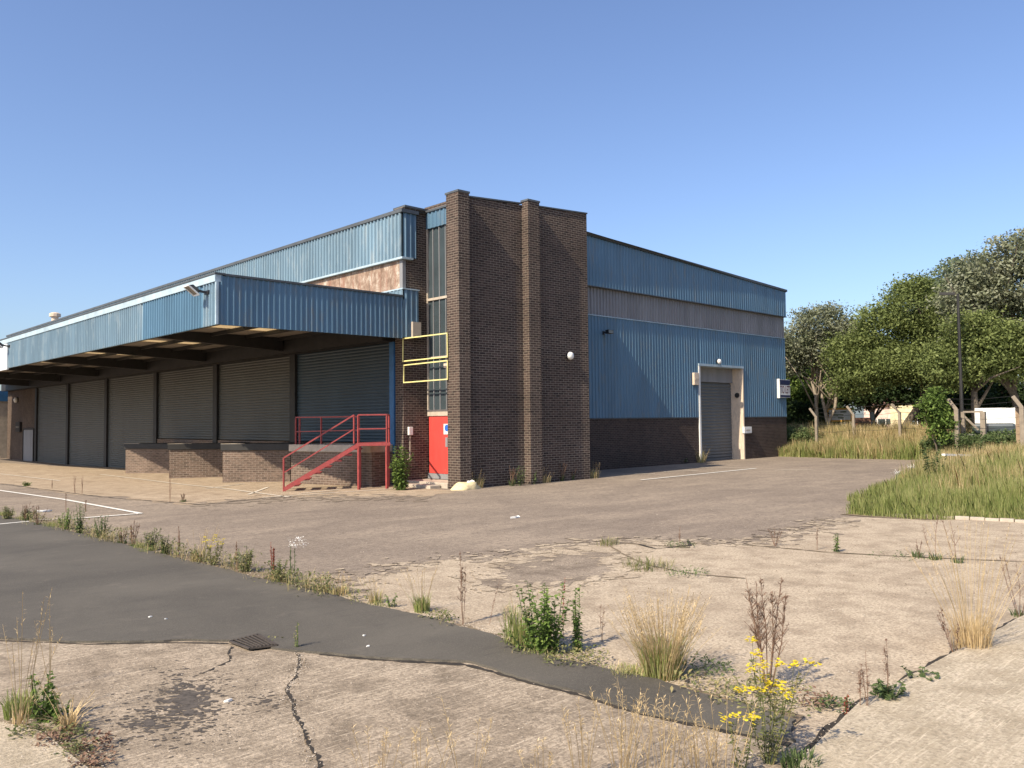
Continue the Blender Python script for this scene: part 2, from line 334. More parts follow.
# ------------------------------------------------------------------ ground
def axis_pts(lo, hi, step): return list(np.arange(lo, hi+1e-6, step))
xs = [-900, -500, -250, -120, -60, -40]+axis_pts(-28, 44, .8)+[50, 60, 80, 120, 200, 350, 600, 1200]
ys = [-900, -500, -250, -120, -60, -40]+axis_pts(-28, 56, .8)+[62, 72, 90, 130, 200, 350, 600, 1200]
gm = MB(); gm.v = [(x, y, G(x, y)) for y in ys for x in xs]; nx = len(xs)
gm.f = [(j*nx+i, j*nx+i+1, (j+1)*nx+i+1, (j+1)*nx+i) for j in range(len(ys)-1) for i in range(nx-1)]
struct(gm.build('ground', 'terrain', smooth=True))
def rough(pts, amp, seg, seed=0, closed=True):
    out = []; n = len(pts); rnd = random.Random(seed)
    for i in range(n if closed else n-1):
        a, b = Vector(pts[i][:2]), Vector(pts[(i+1) % n][:2]); k = max(1, int((b-a).length/seg)); nrm = Vector((-(b-a).y, (b-a).x)).normalized()
        for j in range(k):
            p = a.lerp(b, j/k)
            if amp: p = p+nrm*(mnoise.noise(Vector((p.x*.7, p.y*.7, seed)))*amp*1.6+mnoise.noise(Vector((p.x*2.6, p.y*2.6, seed)))*amp+rnd.uniform(-amp, amp)*.35)
            out.append((p.x, p.y))
    if not closed: out.append(tuple(pts[-1][:2]))
    return out
def sheet(name, pts, off, mat, step=2., amp=.0, seg=.3, seed=0, skirt=0.):
    pts = rough(pts, amp, seg, seed) if amp else [tuple(p[:2]) for p in pts]
    bm = bmesh.new(); f = bm.faces.new([bm.verts.new((p[0], p[1], 0)) for p in pts]); 
    if f.calc_area() and f.normal.z < 0: f.normal_flip()
    bmesh.ops.triangulate(bm, faces=bm.faces[:])
    x0, x1 = min(p[0] for p in pts), max(p[0] for p in pts); y0, y1 = min(p[1] for p in pts), max(p[1] for p in pts)
    if step:
        for ax, lo, hi in ((0, x0, x1), (1, y0, y1)):
            t = math.ceil(lo/step)*step
            while t < hi:
                co = [0, 0, 0]; no = [0, 0, 0]; co[ax] = t; no[ax] = 1
                bmesh.ops.bisect_plane(bm, geom=bm.verts[:]+bm.edges[:]+bm.faces[:], plane_co=co, plane_no=no); t += step
    if skirt:
        be = [e for e in bm.edges if len(e.link_faces) == 1]; r = bmesh.ops.extrude_edge_only(bm, edges=be)
        low = {v for v in r['geom'] if isinstance(v, bmesh.types.BMVert)}
    else: low = set()
    for v in bm.verts: v.co.z = G(v.co.x, v.co.y)+off-(skirt if v in low else 0)
    bmesh.ops.recalc_face_normals(bm, faces=bm.faces[:])
    for f in bm.faces:
        if abs(f.normal.z) > .5 and f.normal.z < 0: f.normal_flip()
    me = bpy.data.meshes.new(name); bm.to_mesh(me); bm.free(); me.materials.append(M[mat])
    o = bpy.data.objects.new(name, me); COL.objects.link(o); return struct(o)
def px(*pp): return [gp(*p) for p in pp]
# pale concrete in front of the docks and across the middle of the yard
sheet('concrete_apron', px((-40, 466), (0, 462.5), (125, 468), (290, 478), (395, 482), (450, 492), (420, 497), (280, 497), (200, 505), (100, 497), (0, 484), (-40, 481)), .004, 'dockground', .8, .3, .4, 1)
sheet('yard_concrete', px((345, 578), (420, 563), (500, 556), (560, 545), (640, 539), (700, 541), (745, 545), (800, 531), (846, 518), (880, 518.5), (1060, 523), (1060, 650), (900, 720), (800, 800), (700, 790), (700, 700), (560, 664), (500, 640), (413, 618), (330, 598)), .004, 'slabA', .8, .13, .22, 2)
sheet('tarmac_patch', px((480, 577), (505, 563), (560, 553), (618, 552), (612, 561), (628, 571), (600, 579), (540, 588), (500, 590), (470, 586)), .008, 'tarmac', 0, .22, .16, 3)
up = [(-60, 511), (0, 516.8), (30, 523), (58, 529.5), (96, 539.7), (127, 547.3), (178, 560), (216, 569), (254, 579), (302, 590.4), (364, 606), (414, 617), (457, 628), (500, 638.5), (511, 645), (557, 662), (604, 671), (654, 682), (712, 700), (760, 713), (800, 724)]
lo = [(795, 746), (740, 735), (681, 723.5), (635, 713), (573, 694), (520, 680), (500, 674), (466, 665), (426, 663), (373, 660), (324, 655), (278, 652), (228, 644), (178, 643), (89, 644.5), (0, 641), (-60, 640)]
sheet('front_concrete', px((-60, 640), (0, 639), (89, 642.5), (178, 641), (228, 641), (278, 645), (324, 649), (373, 655), (426, 658), (466, 659), (520, 672), (573, 686), (635, 705), (681, 716), (740, 727), (800, 738), (830, 741), (800, 775), (760, 830), (300, 1000), (-100, 1000), (-60, 840)), .010, 'slabB', 1., 0, .4, 4)
sheet('asphalt_path', px(*up)+px(*lo), .030, 'asphalt', 1., .035, .06, 5, skirt=.028)
sheet('front_slab', px((1060, 603), (1024, 620), (960, 655), (900, 687), (862, 708), (832, 737), (805, 762), (780, 800), (900, 1100), (1300, 900)), .045, 'slabC', 1., .012, .15, 6, skirt=.06)
sheet('corner_slab', px((-60, 716), (0, 728), (40, 735), (62, 751), (88, 772), (110, 800), (20, 900), (-60, 850)), .030, 'slabC', 1., .02, .15, 7, skirt=.04)
# joints, cracks and dark filler
def ribbon(name, pts, w, off, mat, seed=0, amp=.03, seg=.12, wv=.6):
    c = rough(pts, amp, seg, seed, closed=False); rnd = random.Random(seed); m = MB(); n = len(c)
    for i, p in enumerate(c):
        a, b = Vector(c[max(0, i-1)]), Vector(c[min(n-1, i+1)]); d = (b-a).normalized(); nr = Vector((-d.y, d.x)); ww = w*(1+rnd.uniform(-wv, wv))/2
        for s_ in (-1, 1): q = Vector(p)+nr*ww*s_; m.v.append((q.x, q.y, G(q.x, q.y)+off))
    m.f = [(2*i, 2*i+1, 2*i+3, 2*i+2) for i in range(n-1)]
    for i, f in enumerate(m.f):
        pass
    return struct(m.build(name, mat))
ribbon('ground_crack', px((232, 648), (225, 655), (228, 662), (212, 670), (197, 677)),   .016, .014, 'crack', 1, .03, .03, .95)
ribbon('ground_crack', px((298, 652), (301, 665), (292, 680), (286, 694), (290, 712), (298, 730), (304, 745), (318, 775)), .018, .014, 'crack', 2, .035, .03, .98)
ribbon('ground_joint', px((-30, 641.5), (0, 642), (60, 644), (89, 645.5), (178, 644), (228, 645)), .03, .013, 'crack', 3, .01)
ribbon('ground_joint', px((320, 655.5), (373, 661), (426, 664), (466, 666), (500, 675), (520, 681), (573, 695), (635, 714), (681, 724.5), (740, 736), (790, 747)), .05, .0135, 'crack', 4, .012, .05, .7)  # joint at the lower asphalt edge; near-black width paints in its shadow line
ribbon('ground_joint', px((0, 727), (40, 733), (65, 752), (95, 776)), .11, .013, 'soil', 5, .02)
ribbon('ground_joint', px((1040, 611), (960, 654), (900, 686), (862, 707), (832, 736), (800, 764)), .10, .012, 'crack', 6, .015)
ribbon('ground_joint', px((330, 599), (414, 619), (460, 630), (500, 641), (530, 655), (600, 672), (650, 684), (720, 700), (800, 722)), .16, .012, 'soil', 7, .03)
ribbon('ground_joint', px((-30, 512), (30, 521), (60, 528), (127, 545.5), (216, 567), (254, 577.5), (330, 597)), .45, .008, 'soil', 8, .08)
ribbon('ground_joint', px((745, 545.5), (830, 553), (900, 557), (1040, 563)), .05, .012, 'soil', 9, .03)
ribbon('ground_joint', px((600, 541), (640, 545), (690, 548)), .04, .012, 'soil', 10, .02)
ribbon('ground_joint', px((600, 541), (625, 556), (650, 566), (700, 575), (745, 579)), .035, .012, 'soil', 11, .03)
ribbon('ground_joint', px((640, 545), (655, 549), (690, 546), (688, 541)), .05, .012, 'crack', 12, .02)
ribbon('ground_joint', px((0, 484), (100, 497), (200, 505), (280, 497)), .05, .010, 'crack', 13, .03)
# oily black patch on the front concrete
def blot(name, cx_, cy_, rx, ry, n, seed, mat, off=.0125, big=.06):
    rnd = random.Random(seed); m = MB()
    for _ in range(n):
        a = rnd.uniform(0, 6.28); r = abs(rnd.gauss(0, .45)); c = gp(cx_+rx*r*math.cos(a), cy_+ry*r*math.sin(a)); s = big*rnd.uniform(.25, 1)*(1.2-min(1, r)*.7)
        k = rnd.randint(6, 9); rot = rnd.uniform(0, 6.28); el = rnd.uniform(1, 2.4); th = rnd.gauss(-.5, .35); v = []
        for i in range(k):
            t = rot+6.283*i/k; q = Vector((math.cos(t)*el, math.sin(t)))*s*rnd.uniform(.5, 1.1); q.rotate(Matrix.Rotation(th, 2)); v.append((c.x+q.x, c.y+q.y, G(c.x, c.y)+off+_*2e-7))
        m.add(v, [tuple(range(k))])
    return struct(m.build(name, mat))
M['oil'] = simple('black_residue', (.075, .062, .05), .9, 0, .5, 20)
blot('oil_stain', 188, 702, 62, 46, 900, 3, 'oil', .0125, .022)
blot('oil_stain', 150, 725, 90, 40, 260, 9, 'oil', .0129, .02)
blot('oil_stain', 265, 703, 60, 26, 90, 4, 'oil', .0127, .014)
def edge_blots(name, poly, spread, n, size, mat, off, seed):
    rnd = random.Random(seed); P = px(*poly); m = MB(); Ls = [(P[i+1]-P[i]).length for i in range(len(P)-1)]
    for _ in range(n):
        k = rnd.choices(range(len(Ls)), Ls)[0]; q = P[k].lerp(P[k+1], rnd.random()); x, y = q.x+rnd.gauss(0, spread), q.y+rnd.gauss(0, spread); s_ = size*rnd.uniform(.2, 1)**1.5; kk = rnd.randint(6, 10); rot = rnd.uniform(0, 6.28); el = rnd.uniform(1, 2.2); v = []
        for i in range(kk):
            t = 6.283*i/kk; w = Vector((math.cos(t)*el, math.sin(t)))*s_*rnd.uniform(.45, 1.1); w.rotate(Matrix.Rotation(rot, 2)); v.append((x+w.x, y+w.y, G(x, y)+off+_*1.2e-6))
        m.add(v, [tuple(range(kk))])
    return struct(m.build(name, mat))
EC = [(330, 598), (345, 578), (420, 563), (500, 556), (560, 545), (640, 539), (700, 541), (745, 545), (800, 531), (846, 518)]
edge_blots('worn_tarmac', EC, .22, 420, .12, 'tarmac', .0085, 1); edge_blots('worn_or_lit_concrete', EC, .22, 260, .10, 'slabA', .0100, 2)
EP = [(480, 577), (505, 563), (560, 553), (618, 552), (612, 561), (628, 571), (600, 579), (540, 588), (500, 590), (470, 586), (480, 577)]
edge_blots('worn_or_lit_concrete', EP, .16, 260, .11, 'slabA', .0115, 3)
edge_blots('worn_tarmac', [(200, 505), (280, 498), (420, 498)], .5, 200, .2, 'tarmac', .0086, 5)
# painted markings
def line(name, a, b, w, mat, off=.016, seed=0):
    a, b = gp(*a), gp(*b); d = (b-a); d.z = 0; n_ = Vector((-d.y, d.x, 0)).normalized()*w/2
    return sheet(name, [a-n_, b-n_, b+n_, a+n_], off, mat, 1., 0)
for i, (a, b, w, m_) in enumerate([((-20, 488), (141, 514), .11, 'line'), ((141, 514), (84, 518.4), .11, 'line'), ((84, 518.4), (30, 521), .10, 'lineb'),
        ((100, 474.5), (186, 485), .10, 'lineb'), ((186, 485), (289, 497.5), .10, 'lineb'), ((248, 495), (268, 487.5), .10, 'lineb'), ((205, 489), (245, 484), .10, 'lineb'),
        ((60, 478), (130, 476), .1, 'lineb'), ((0, 474), (60, 481), .1, 'lineb'), ((262, 498), (395, 489), .1, 'lineb'), ((300, 494), (340, 490), .1, 'lineb'),
        ((641, 480.3), (756, 468.6), .12, 'line'), ((622, 474.6), (655, 474), .1, 'lineb'), ((664, 472), (698, 471), .1, 'lineb'), ((677, 467.6), (752, 468.4), .1, 'lineb'), ((775, 470.5), (812, 469.5), .1, 'lineb')]):
    line('painted_line', a, b, w, m_)
line('painted_line', (-20, 527.5), (29, 522.8), .09, 'line', .034)
# kerb beside the grass
kb = MB(); kpts = [gp(892, 516.5), gp(940, 518.5), gp(985, 520.5), gp(1030, 523), gp(1090, 526)]
for i in range(4):
    a, b = kpts[i], kpts[i+1]; k = 3
    for j in range(k):
        p, q = a.lerp(b, j/k+.01), a.lerp(b, (j+1)/k-.01); z = random.uniform(-.012, .012); kb.bar(p+Vector((0, 0, .005+z)), q+Vector((0, 0, .005+z)), .13, .11)
struct(kb.build('kerb', 'concslab', bev=.008))
# soil under the rough grass
def inside(x, y, poly):
    c = False; n = len(poly)
    for i in range(n):
        x1, y1, x2, y2 = *poly[i], *poly[(i+1) % n]
        if (y1 > y) != (y2 > y) and x < (x2-x1)*(y-y1)/(y2-y1)+x1: c = not c
    return c
ISLE = [(1.0, -11.1), (2.9, -10.25), (7.3, -9.2), (12, -8.0), (16.7, -6.7), (24.4, -4.1), (31, -4), (31, -22), (6, -22), (2.6, -15.2), (1.2, -12.2)]
sheet('grass_island_soil', ISLE, .012, 'soil', .7, .28, .25, 11)

# ================================================================== warehouse
WH = thing('warehouse', (0, 2.75, 0), 'brown brick and blue ribbed metal warehouse with tall tower and loading canopy', 'warehouse')
def clad(name, p0, p1, z0, z1, nrm, mat, parent=WH, pitch=.2, depth=.032, z1b=None, back=True, z0b=None):
    """vertical ribbed sheet from plan point p0 to p1; z1b = top height at p1"""
    p0, p1, nr = Vector((*p0, 0)), Vector((*p1, 0)), Vector((*nrm, 0)).normalized(); L = (p1-p0).length; d = (p1-p0)/L
    z1b = z1 if z1b is None else z1b; z0b = z0 if z0b is None else z0b; prof = []; t = 0
    while t < L-1e-4:
        for a, o in ((0, 0), (.50, 0), (.62, 1), (.86, 1), (.98, 0)):
            tt = t+a*pitch
            if tt <= L: prof.append((tt, o*depth))
        t += pitch
    prof.append((L, 0)); m = MB()
    for tt, o in prof:
        q = p0+d*tt+nr*o; f = tt/L; m.v += [(q.x, q.y, z0+(z0b-z0)*f), (q.x, q.y, z1+(z1b-z1)*f)]
    m.f = [(2*i, 2*i+2, 2*i+3, 2*i+1) for i in range(len(prof)-1)]
    if back:
        a, b = p0-nr*.05, p1-nr*.05; a2, b2 = p0-nr*.004, p1-nr*.004
        m.prism([(a.x, a.y), (b.x, b.y), (b2.x, b2.y), (a2.x, a2.y)], [z0, z0b, z0b, z0], [z1, z1b, z1b, z1])
    return m.build(name, mat, parent)
EAVE, RIDGE, RE = 8.80, 9.50, 8.72
LEN = 52.3; RX = 25.12; WY = 2.94; RIDX = 8.0
# shell
sh = MB()
sh.box((.12, 2.95, 0), (.25, LEN, 4.7)); 
sh.prism([(.10, 3.2), (.35, 3.2), (.35, LEN), (.10, LEN)], 5.0, EAVE-.12)
sh.box((RX-.2, WY+.1, 0), (RX-.08, LEN, RE-.3)); sh.box((.1, LEN-.3, -.6), (RX-.1, LEN-.1, EAVE-.2))
sh.build('wall', 'brick2', WH)
rf = MB(); ov = .06
rf.add([(-.02, 2.62, EAVE), (RIDX, 2.62, RIDGE), (RX+.1, 2.78, RE), (-.02, LEN+.2, EAVE), (RIDX, LEN+.2, RIDGE), (RX+.1, LEN+.2, RE)], [(0, 1, 4, 3), (1, 2, 5, 4)])
rf.v = rf.v+[(x, y, z-.03) for x, y, z in rf.v]; rf.f += [(6, 9, 10, 7), (7, 10, 11, 8)]
rf.build('roof', 'roof', WH)
# ---- canopy side (x = 0)
clad('upper_cladding', (-.10, LEN), (-.10, 2.66), 7.29, 8.72, (-1, 0), 'blue2', depth=.05)
clad('upper_cladding', (-.10, 2.66), (.47, 2.66), 7.29, 8.72, (0, -1), 'blue')
t = MB(); t.box((-.17, 2.58, 8.72), (.52, LEN+.1, 8.83)); t.build('roof_edge_trim', 'darktrim', WH)
t = MB(); t.box((-.15, 2.60, 7.22), (.30, LEN, 7.285)); t.build('cladding_flashing', 'trim', WH)
bp = MB(); y = 2.80
rp = []
while y < 14:
    y2 = y+1.83; bp.box((-.02, y+.01, 6.12), (.09, y2-.01, 7.21)); y = y2
bp.build('rusty_panel', 'rust', WH)
g = MB(); g.box((-.02, y, 6.0), (.09, LEN, 7.21)); g.build('upper_wall', 'grey_band', WH)
g = MB(); g.box((-.03, 2.74, 6.12), (.10, 2.90, 7.21)); g.build('corner_post', 'grey_band', WH)
clad('lower_cladding', (-.13, 6.0), (-.13, 2.60), 5.9, 6.23, (-1, 0), 'blue2')
clad('lower_cladding', (-.13, 2.60), (.50, 2.60), 4.70, 6.23, (0, -1), 'blue')
t = MB(); t.box((-.16, 2.56, 6.23), (.52, 6.0, 6.27)); t.build('cladding_flashing', 'trim', WH)
t = MB(); t.box((.17, 2.47, 4.70), (.50, 2.565, 5.2)); t.build('meter_box', 'concslab', WH)
# brick return wall beside the alcove
b = MB(); b.prism([(0, 2.75), (.98, 2.75), (.98, 3.3), (.27, 3.3), (.27, 3.2), (0, 3.2)], -.1, 8.93); b.build('brick_wall', 'brick', WH)
t = MB(); t.box((.05, 2.70, 8.935), (1.05, 3.35, 9.0)); t.build('coping', 'darktrim', WH)
# stair tower
SK = math.tan(math.radians(3))
def tp(x, off): return (x, -SK*x+off)
def onface(pxx, pyy, off):
    d = ray(pxx, pyy); n_ = np.array([SK, 1, 0]); s_ = -(n_@CAM-off)/(n_@d); return Vector(CAM+d*s_)
xa = onface(470.2, 330, .0).x; xb0 = onface(523.2, 330, .28).x; xb = onface(529.4, 330, 0).x; xc = onface(540.8, 330, 0).x; xd = onface(588.2, 330, .28).x
zp1, zp2, zr0, zr1 = 8.86, 9.05, 8.80, 9.13
tw = MB(); tw.prism([(0.02, .28), tp(xd, .28), (xd+.02, 1.2), (.98+.02, 1.2), (.5, .57), (.02, .55)], -.1, [zr0, zr1, zr1, zr0+.05, zr0, zr0])
tw.build('tower_wall', 'brick', WH)
tw = MB(); tw.prism([(1.02, 1.205), (xd+.0, 1.205), (7.2, 1.25), (7.2, WY-.01), (1.02, WY-.01)], -.1, 9.1); tw.build('tower_shadow_block', 'brick', WH)  # unseen rear block, added to cast the diagonal shadow on the blue wall
p1 = MB(); p1.prism([(0, 0), tp(xa, 0), tp(xa, .277), (0.017, .277), (.017, .56), (0, .56)], -.1, zp1); p1.build('pier', 'brick', WH)
p2 = MB(); p2.prism([tp(xb, 0), tp(xc, 0), tp(xc, .277), tp(xb, .277)], -.1, zp2); p2.build('pier', 'brick', WH)
cp = MB(); cp.prism([(-.02, -.02), tp(xa+.02, -.02), tp(xa+.02, .30), (.3, .6), (-.02, .6)], zp1+.002, zp1+.062)
cp.prism([tp(xb-.02, -.02), tp(xc+.02, -.02), tp(xc+.02, .32), tp(xb-.02, .32)], zp2+.002, zp2+.062)
cp.prism([tp(xa+.025, .25), tp(xb-.025, .25), tp(xb-.055, .45), tp(xa+.045, .45)], [zr0+.035, 8.985, 8.985, zr0+.035], [zr0+.08, 9.03, 9.03, zr0+.08])
cp.prism([tp(xc+.025, .25), tp(xd+.02, .25), tp(xd+.04, .45), tp(xc+.055, .45)], [9.01, zr1+.005, zr1+.005, 9.01], [9.05, zr1+.05, zr1+.05, 9.05])
cp.build('coping', 'darktrim', WH)
# glazed alcove at x = .97
GX = .97
gz0 = onx(428, 410, GX); gw = MB(); gw.box((GX+.02, .60, 2.32), (GX+.04, 2.745, 8.33)); 
win = gw.build('window', 'glass', WH)
fm = MB()
for yy in (2.42, 2.10, 1.78, 1.46, 1.14, .84): fm.box((GX-.015, yy-.014, 2.32), (GX+.018, yy+.014, 8.33))
fm.build('mullion', 'grey_band', win)
fm = MB(); fm.box((GX-.03, 2.69, 2.32), (GX+.018, 2.742, 8.33)); fm.build('window_frame', 'concslab', win)
fm = MB()
for z0_, z1_ in ((2.325, 2.39), (4.04, 4.11), (5.95, 6.03)):
    fm = MB(); fm.box((GX-.035, .60, z0_), (GX+.016, 2.74, z1_)); fm.build('transom', 'concslab', win)
sp = MB(); sp.box((GX-.02, .6, 3.72), (GX+.015, 1.9, 3.86)); sp.build('window_sticker', 'cream', win)
clad('alcove_fascia', (GX-.04, 2.74), (GX-.04, .60), 8.33, 8.86, (-1, 0), 'blue')
t = MB(); t.box((GX-.1, .6, 8.865), (GX+.3, 2.69, 8.93)); t.build('roof_edge_trim', 'darktrim', WH)
# red door, sign, closer plate, lintel, side panel
d = MB(); d.box((GX, 1.62, .34), (GX+.05, 2.70, 2.18)); d.box((GX, .62, .34), (GX+.05, 1.605, 2.18)); door = d.build('door', 'red', WH, bev=.01)
d = MB(); d.box((GX-.02, .6, .17), (GX+.045, 2.74, .335)); d.build('kick_plate', 'grey_band', door)
d = MB(); d.box((GX-.03, .6, 2.19), (GX+.05, 2.74, 2.32)); d.build('lintel', 'concslab', WH)
sg = onx(446.6, 428, GX-.004); d = MB(); d.box((GX-.012, sg.y-.16, sg.z-.2), (GX-.002, sg.y+.14, sg.z+.13)); sgn = d.build('door_sign', 'white', door)
d = MB(); d.lathe((GX-.016, sg.y-.02, sg.z), [(.11, 0), (.11, .003)], 20, 'x'); d.build('sign_disc', 'signblue', sgn)
d = MB(); d.box((GX-.012, sg.y-.05, 1.2), (GX-.002, sg.y+.06, 1.5)); d.build('push_plate', 'grey_band', door)
# shutters
cols = [9.73, 16.49, 23.34, 30.58, 37.6, 44.6]
def shutter(name, axis, a, b, z0, z1, plane, mat, pitch=.11, depth=.018):
    m = MB(); n = int((z1-z0)/pitch)+1; z = z0; prof = []
    for i in range(n):
        for k, o in ((0, 0), (.35, 1), (.75, .8), (.92, 0)):
            zz = z0+(i+k)*pitch
            if zz < z1: prof.append((zz, o*depth))
    prof.append((z1, 0))
    for zz, o in prof:
        if axis == 'x': m.v += [(plane-o, a, zz), (plane-o, b, zz)]
        else: m.v += [(a, plane-o, zz), (b, plane-o, zz)]
    m.f = [(2*i, 2*i+1, 2*i+3, 2*i+2) for i in range(len(prof)-1)]
    s_ = m.build(name, mat, WH); return s_
edges = [3.28]+cols
for i in range(6):
    y0, y1 = edges[i]+.2, edges[i+1]-.2; zb = 1.33 if i < 3 else -.55
    s_ = shutter('roller_shutter', 'x', y1, y0, zb, 4.6, .06, 'shutter3' if i == 0 else 'shutter')
    if i == 0: s_['label'] = 'blue grey shutter'
    if i == 4: s_['label'] = 'shutter with paler band at its foot'
for y in cols:
    fr = MB(); fr.box((-.06, y-.2, -.6), (.10, y+.2, 4.9)); fr.build('door_column', 'steel', WH)
fr = MB(); fr.box((-.05, 3.22, 1.0), (.11, 3.46, 4.6)); fr.build('shutter_frame', 'bluepaint', WH)
b = MB(); b.box((-.002, 3.21, -.2), (.09, 23.3, 1.30)); b.build('brick_plinth', 'dockbrick', WH)
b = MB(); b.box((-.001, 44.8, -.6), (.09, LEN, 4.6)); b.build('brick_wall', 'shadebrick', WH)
b = MB(); b.box((-.03, 3.22, 4.605), (.095, LEN, 5.0)); b.box((-.45, 3.3, 4.62), (-.03, LEN, 5.15)); b.build('shutter_head_beam', 'steel', WH)
# canopy (sub-parts)
CX, CE, CL = -6.22, 2.62, 24.4
can = MB(); can.box((CX+.1, CE+.1, 5.22), (-.13, 31.0, 5.26)); canopy = can.build('canopy', 'soffit', WH)
YA, YB_ = onx(203, 300, CX).y, onx(143, 320, CX).y
fa = clad('fascia', (CX, CL), (CX, YB_), 4.66, 5.80, (-1, 0), 'blue2', canopy, .18, .05)
for a_, b_2, mm in ((YB_-.005, YA, 'blue3'), (YA-.005, CE, 'blue2')): clad('fascia', (CX, a_), (CX, b_2), 4.66, 5.80, (-1, 0), mm, canopy, .18, .05).location = (0, 0, 0)
fa2 = clad('fascia', (CX, CE), (-.13, CE), 4.66, 5.98, (0, -1), 'blue', canopy, .17, .032)
fa3 = clad('bleached_fascia', (CX-.03, 51), (CX-.03, CL+.01), 4.6, 5.85, (-1, 0), 'white_clad', canopy, .3)
for o in (fa, fa2, fa3): o.location = (0, 0, 0)
def cpart(m, name, mat): o = m.build(name, mat, canopy); o.location = (0, 0, 0); return o
g = MB(); g.box((CX-.07, CE-.02, 5.81), (CX+.12, 51, 6.0)); cpart(g, 'gutter', 'trim')
g = MB(); g.box((CX-.09, CE-.06, 6.005), (CX+.2, 51, 6.05)); g.box((CX+.2, CE-.06, 5.985), (-.13, CE+.1, 6.04)); cpart(g, 'edge_trim', 'darktrim')
g = MB(); g.box((CX-.05, CE-.045, 4.66), (CX+.02, CE+.02, 5.805)); cpart(g, 'corner_flashing', 'trim')
for y in [3.3]+cols:
    b = MB(); b.prism([(CX+.12, y-.11), (-.5, y-.11), (-.5, y+.11), (CX+.12, y+.11)], [4.98, 4.72, 4.72, 4.98], 5.21); cpart(b, 'beam', 'steel')
for k in range(5):
    x = -5.9+k*1.3; b = MB(); b.box((x, CE+.1, 5.09), (x+.08, 50.9, 5.21)); cpart(b, 'purlin', 'steel')
for y in [CE+.5, 4.9, 7.2, 11.2, 13.4, 17.8, 20.4, 24.6, 27.4]:
    for k in (0, 1, 2): rl = MB(); rl.box((-5.62+k*1.3, y-.03, 5.263), (-5.62+k*1.3+1.18, y+1.13, 5.28)); cpart(rl, 'rooflight', 'rooflight')
# openings under the rooflights: the soffit sheet is rebuilt as strips so daylight passes
canopy.data.clear_geometry(); st = MB(); RLy = [CE+.5, 4.9, 7.2, 11.2, 13.4, 17.8, 20.4, 24.6, 27.4]
xr = [(CX+.1, -5.60)]+[(-5.60+k*1.3+1.14, -5.60+(k+1)*1.3) for k in range(2)]+[(-5.60+2*1.3+1.14, -.13)]
yc = CE+.1
for y in RLy+[51.]:
    st.box((CX+.1, yc, 5.22), (-.13, y, 5.26))
    if y < 51:
        for a, b2 in xr: st.box((a, y+.001, 5.22), (b2, y+1.099, 5.26))
        yc = y+1.1
tmp = bpy.data.meshes.new('canopy'); tmp.from_pydata(st.v, [], st.f); tmp.materials.append(M['soffit']); canopy.data = tmp
# ---- right-hand wall (y = WY)
DX0, DX1, DZ = 17.02, 20.72, 4.46
b = MB(); b.box((5.0, WY, -.1), (DX0-.02, WY+.2, 2.04)); b.box((DX1+.02, WY, -.1), (RX, WY+.2, 2.04)); b.build('brick_wall', 'brick2', WH)
t = MB(); t.box((7.3, WY-.03, 2.045), (DX0-.05, WY+.1, 2.08)); t.box((DX1+.1, WY-.03, 2.045), (RX+.03, WY+.1, 2.08)); t.build('cladding_flashing', 'darktrim', WH)
clad('lower_cladding', (7.3, WY), (DX0-.02, WY), 2.085, 6.20, (0, -1), 'blue')
clad('lower_cladding', (DX1+.02, WY), (RX, WY), 2.085, 6.20, (0, -1), 'blue')
clad('lower_cladding', (DX0-.018, WY), (DX1+.018, WY), DZ+.02, 6.20, (0, -1), 'blue')
t = MB(); t.box((7.3, WY-.05, 6.2), (RX+.03, WY+.1, 6.235)); t.build('cladding_flashing', 'trim', WH)
clad('grey_cladding', (7.3, WY+.03), (RX, WY+.03), 6.235, 7.36, (0, -1), 'grey_band', pitch=.2, depth=.05)
clad('upper_cladding', (7.3, WY-.12), (RX+.03, WY-.12), 7.38, RIDGE-.07, (0, -1), 'blue', z1b=RE-.02, pitch=.2)
t = MB(); t.box((7.3, WY-.17, 7.345), (RX+.05, WY+.02, 7.378)); t.build('cladding_flashing', 'darktrim', WH)
t = MB(); t.prism([(7.3, WY-.2), (RX+.08, WY-.2), (RX+.08, WY+.05), (7.3, WY+.05)], [RIDGE-.06, RE-.01, RE-.01, RIDGE-.06], [RIDGE+.06, RE+.10, RE+.10, RIDGE+.06]); t.build('roof_edge_trim', 'darktrim', WH)
DEP = onx(731, 410, DX1).y; DEP = min(max(DEP, WY+.6), WY+2.0)
shutter('roller_shutter', 'y', DX0, DX1, -.05, 3.75, DEP, 'shutter2', .15, .03)
b = MB(); b.box((DX0-.01, DEP-.12, 3.77), (DX1, DEP+.1, DZ+.02)); b.build('shutter_hood', 'grey_band', WH)
b = MB(); b.box((DX1, WY-.06, -.05), (DX1+.09, DEP+.1, DZ)); b.build('door_reveal', 'cream', WH)
b = MB(); b.box((DX0-.12, WY-.06, -.05), (DX0, DEP+.1, DZ)); b.build('door_reveal', 'white', WH)
b = MB(); b.box((DX0-.12, WY-.08, DZ+.005), (DX1+.1, DEP+.1, DZ+.11)); b.build('door_head', 'trim', WH)
b = MB(); b.box((DX0-.2, DEP+.11, -.1), (DX1+.2, DEP+.3, DZ+.3)); b.build('lobby_wall', 'steel', WH)
b = MB(); b.lathe((DX1-.05, WY+.25, 3.15), [(.12, -.02), (.13, .02), (.05, .04)], 12, 'x'); b.build('door_bell', 'steel', WH)
# roof vent
vp = onx(55, 319, .5); v = MB(); v.lathe((vp.x, vp.y, EAVE), [(.22, 0), (.22, .5), (.36, .52), (.36, .72), (.2, .8)], 12); v.build('roof_vent', 'cream', WH)
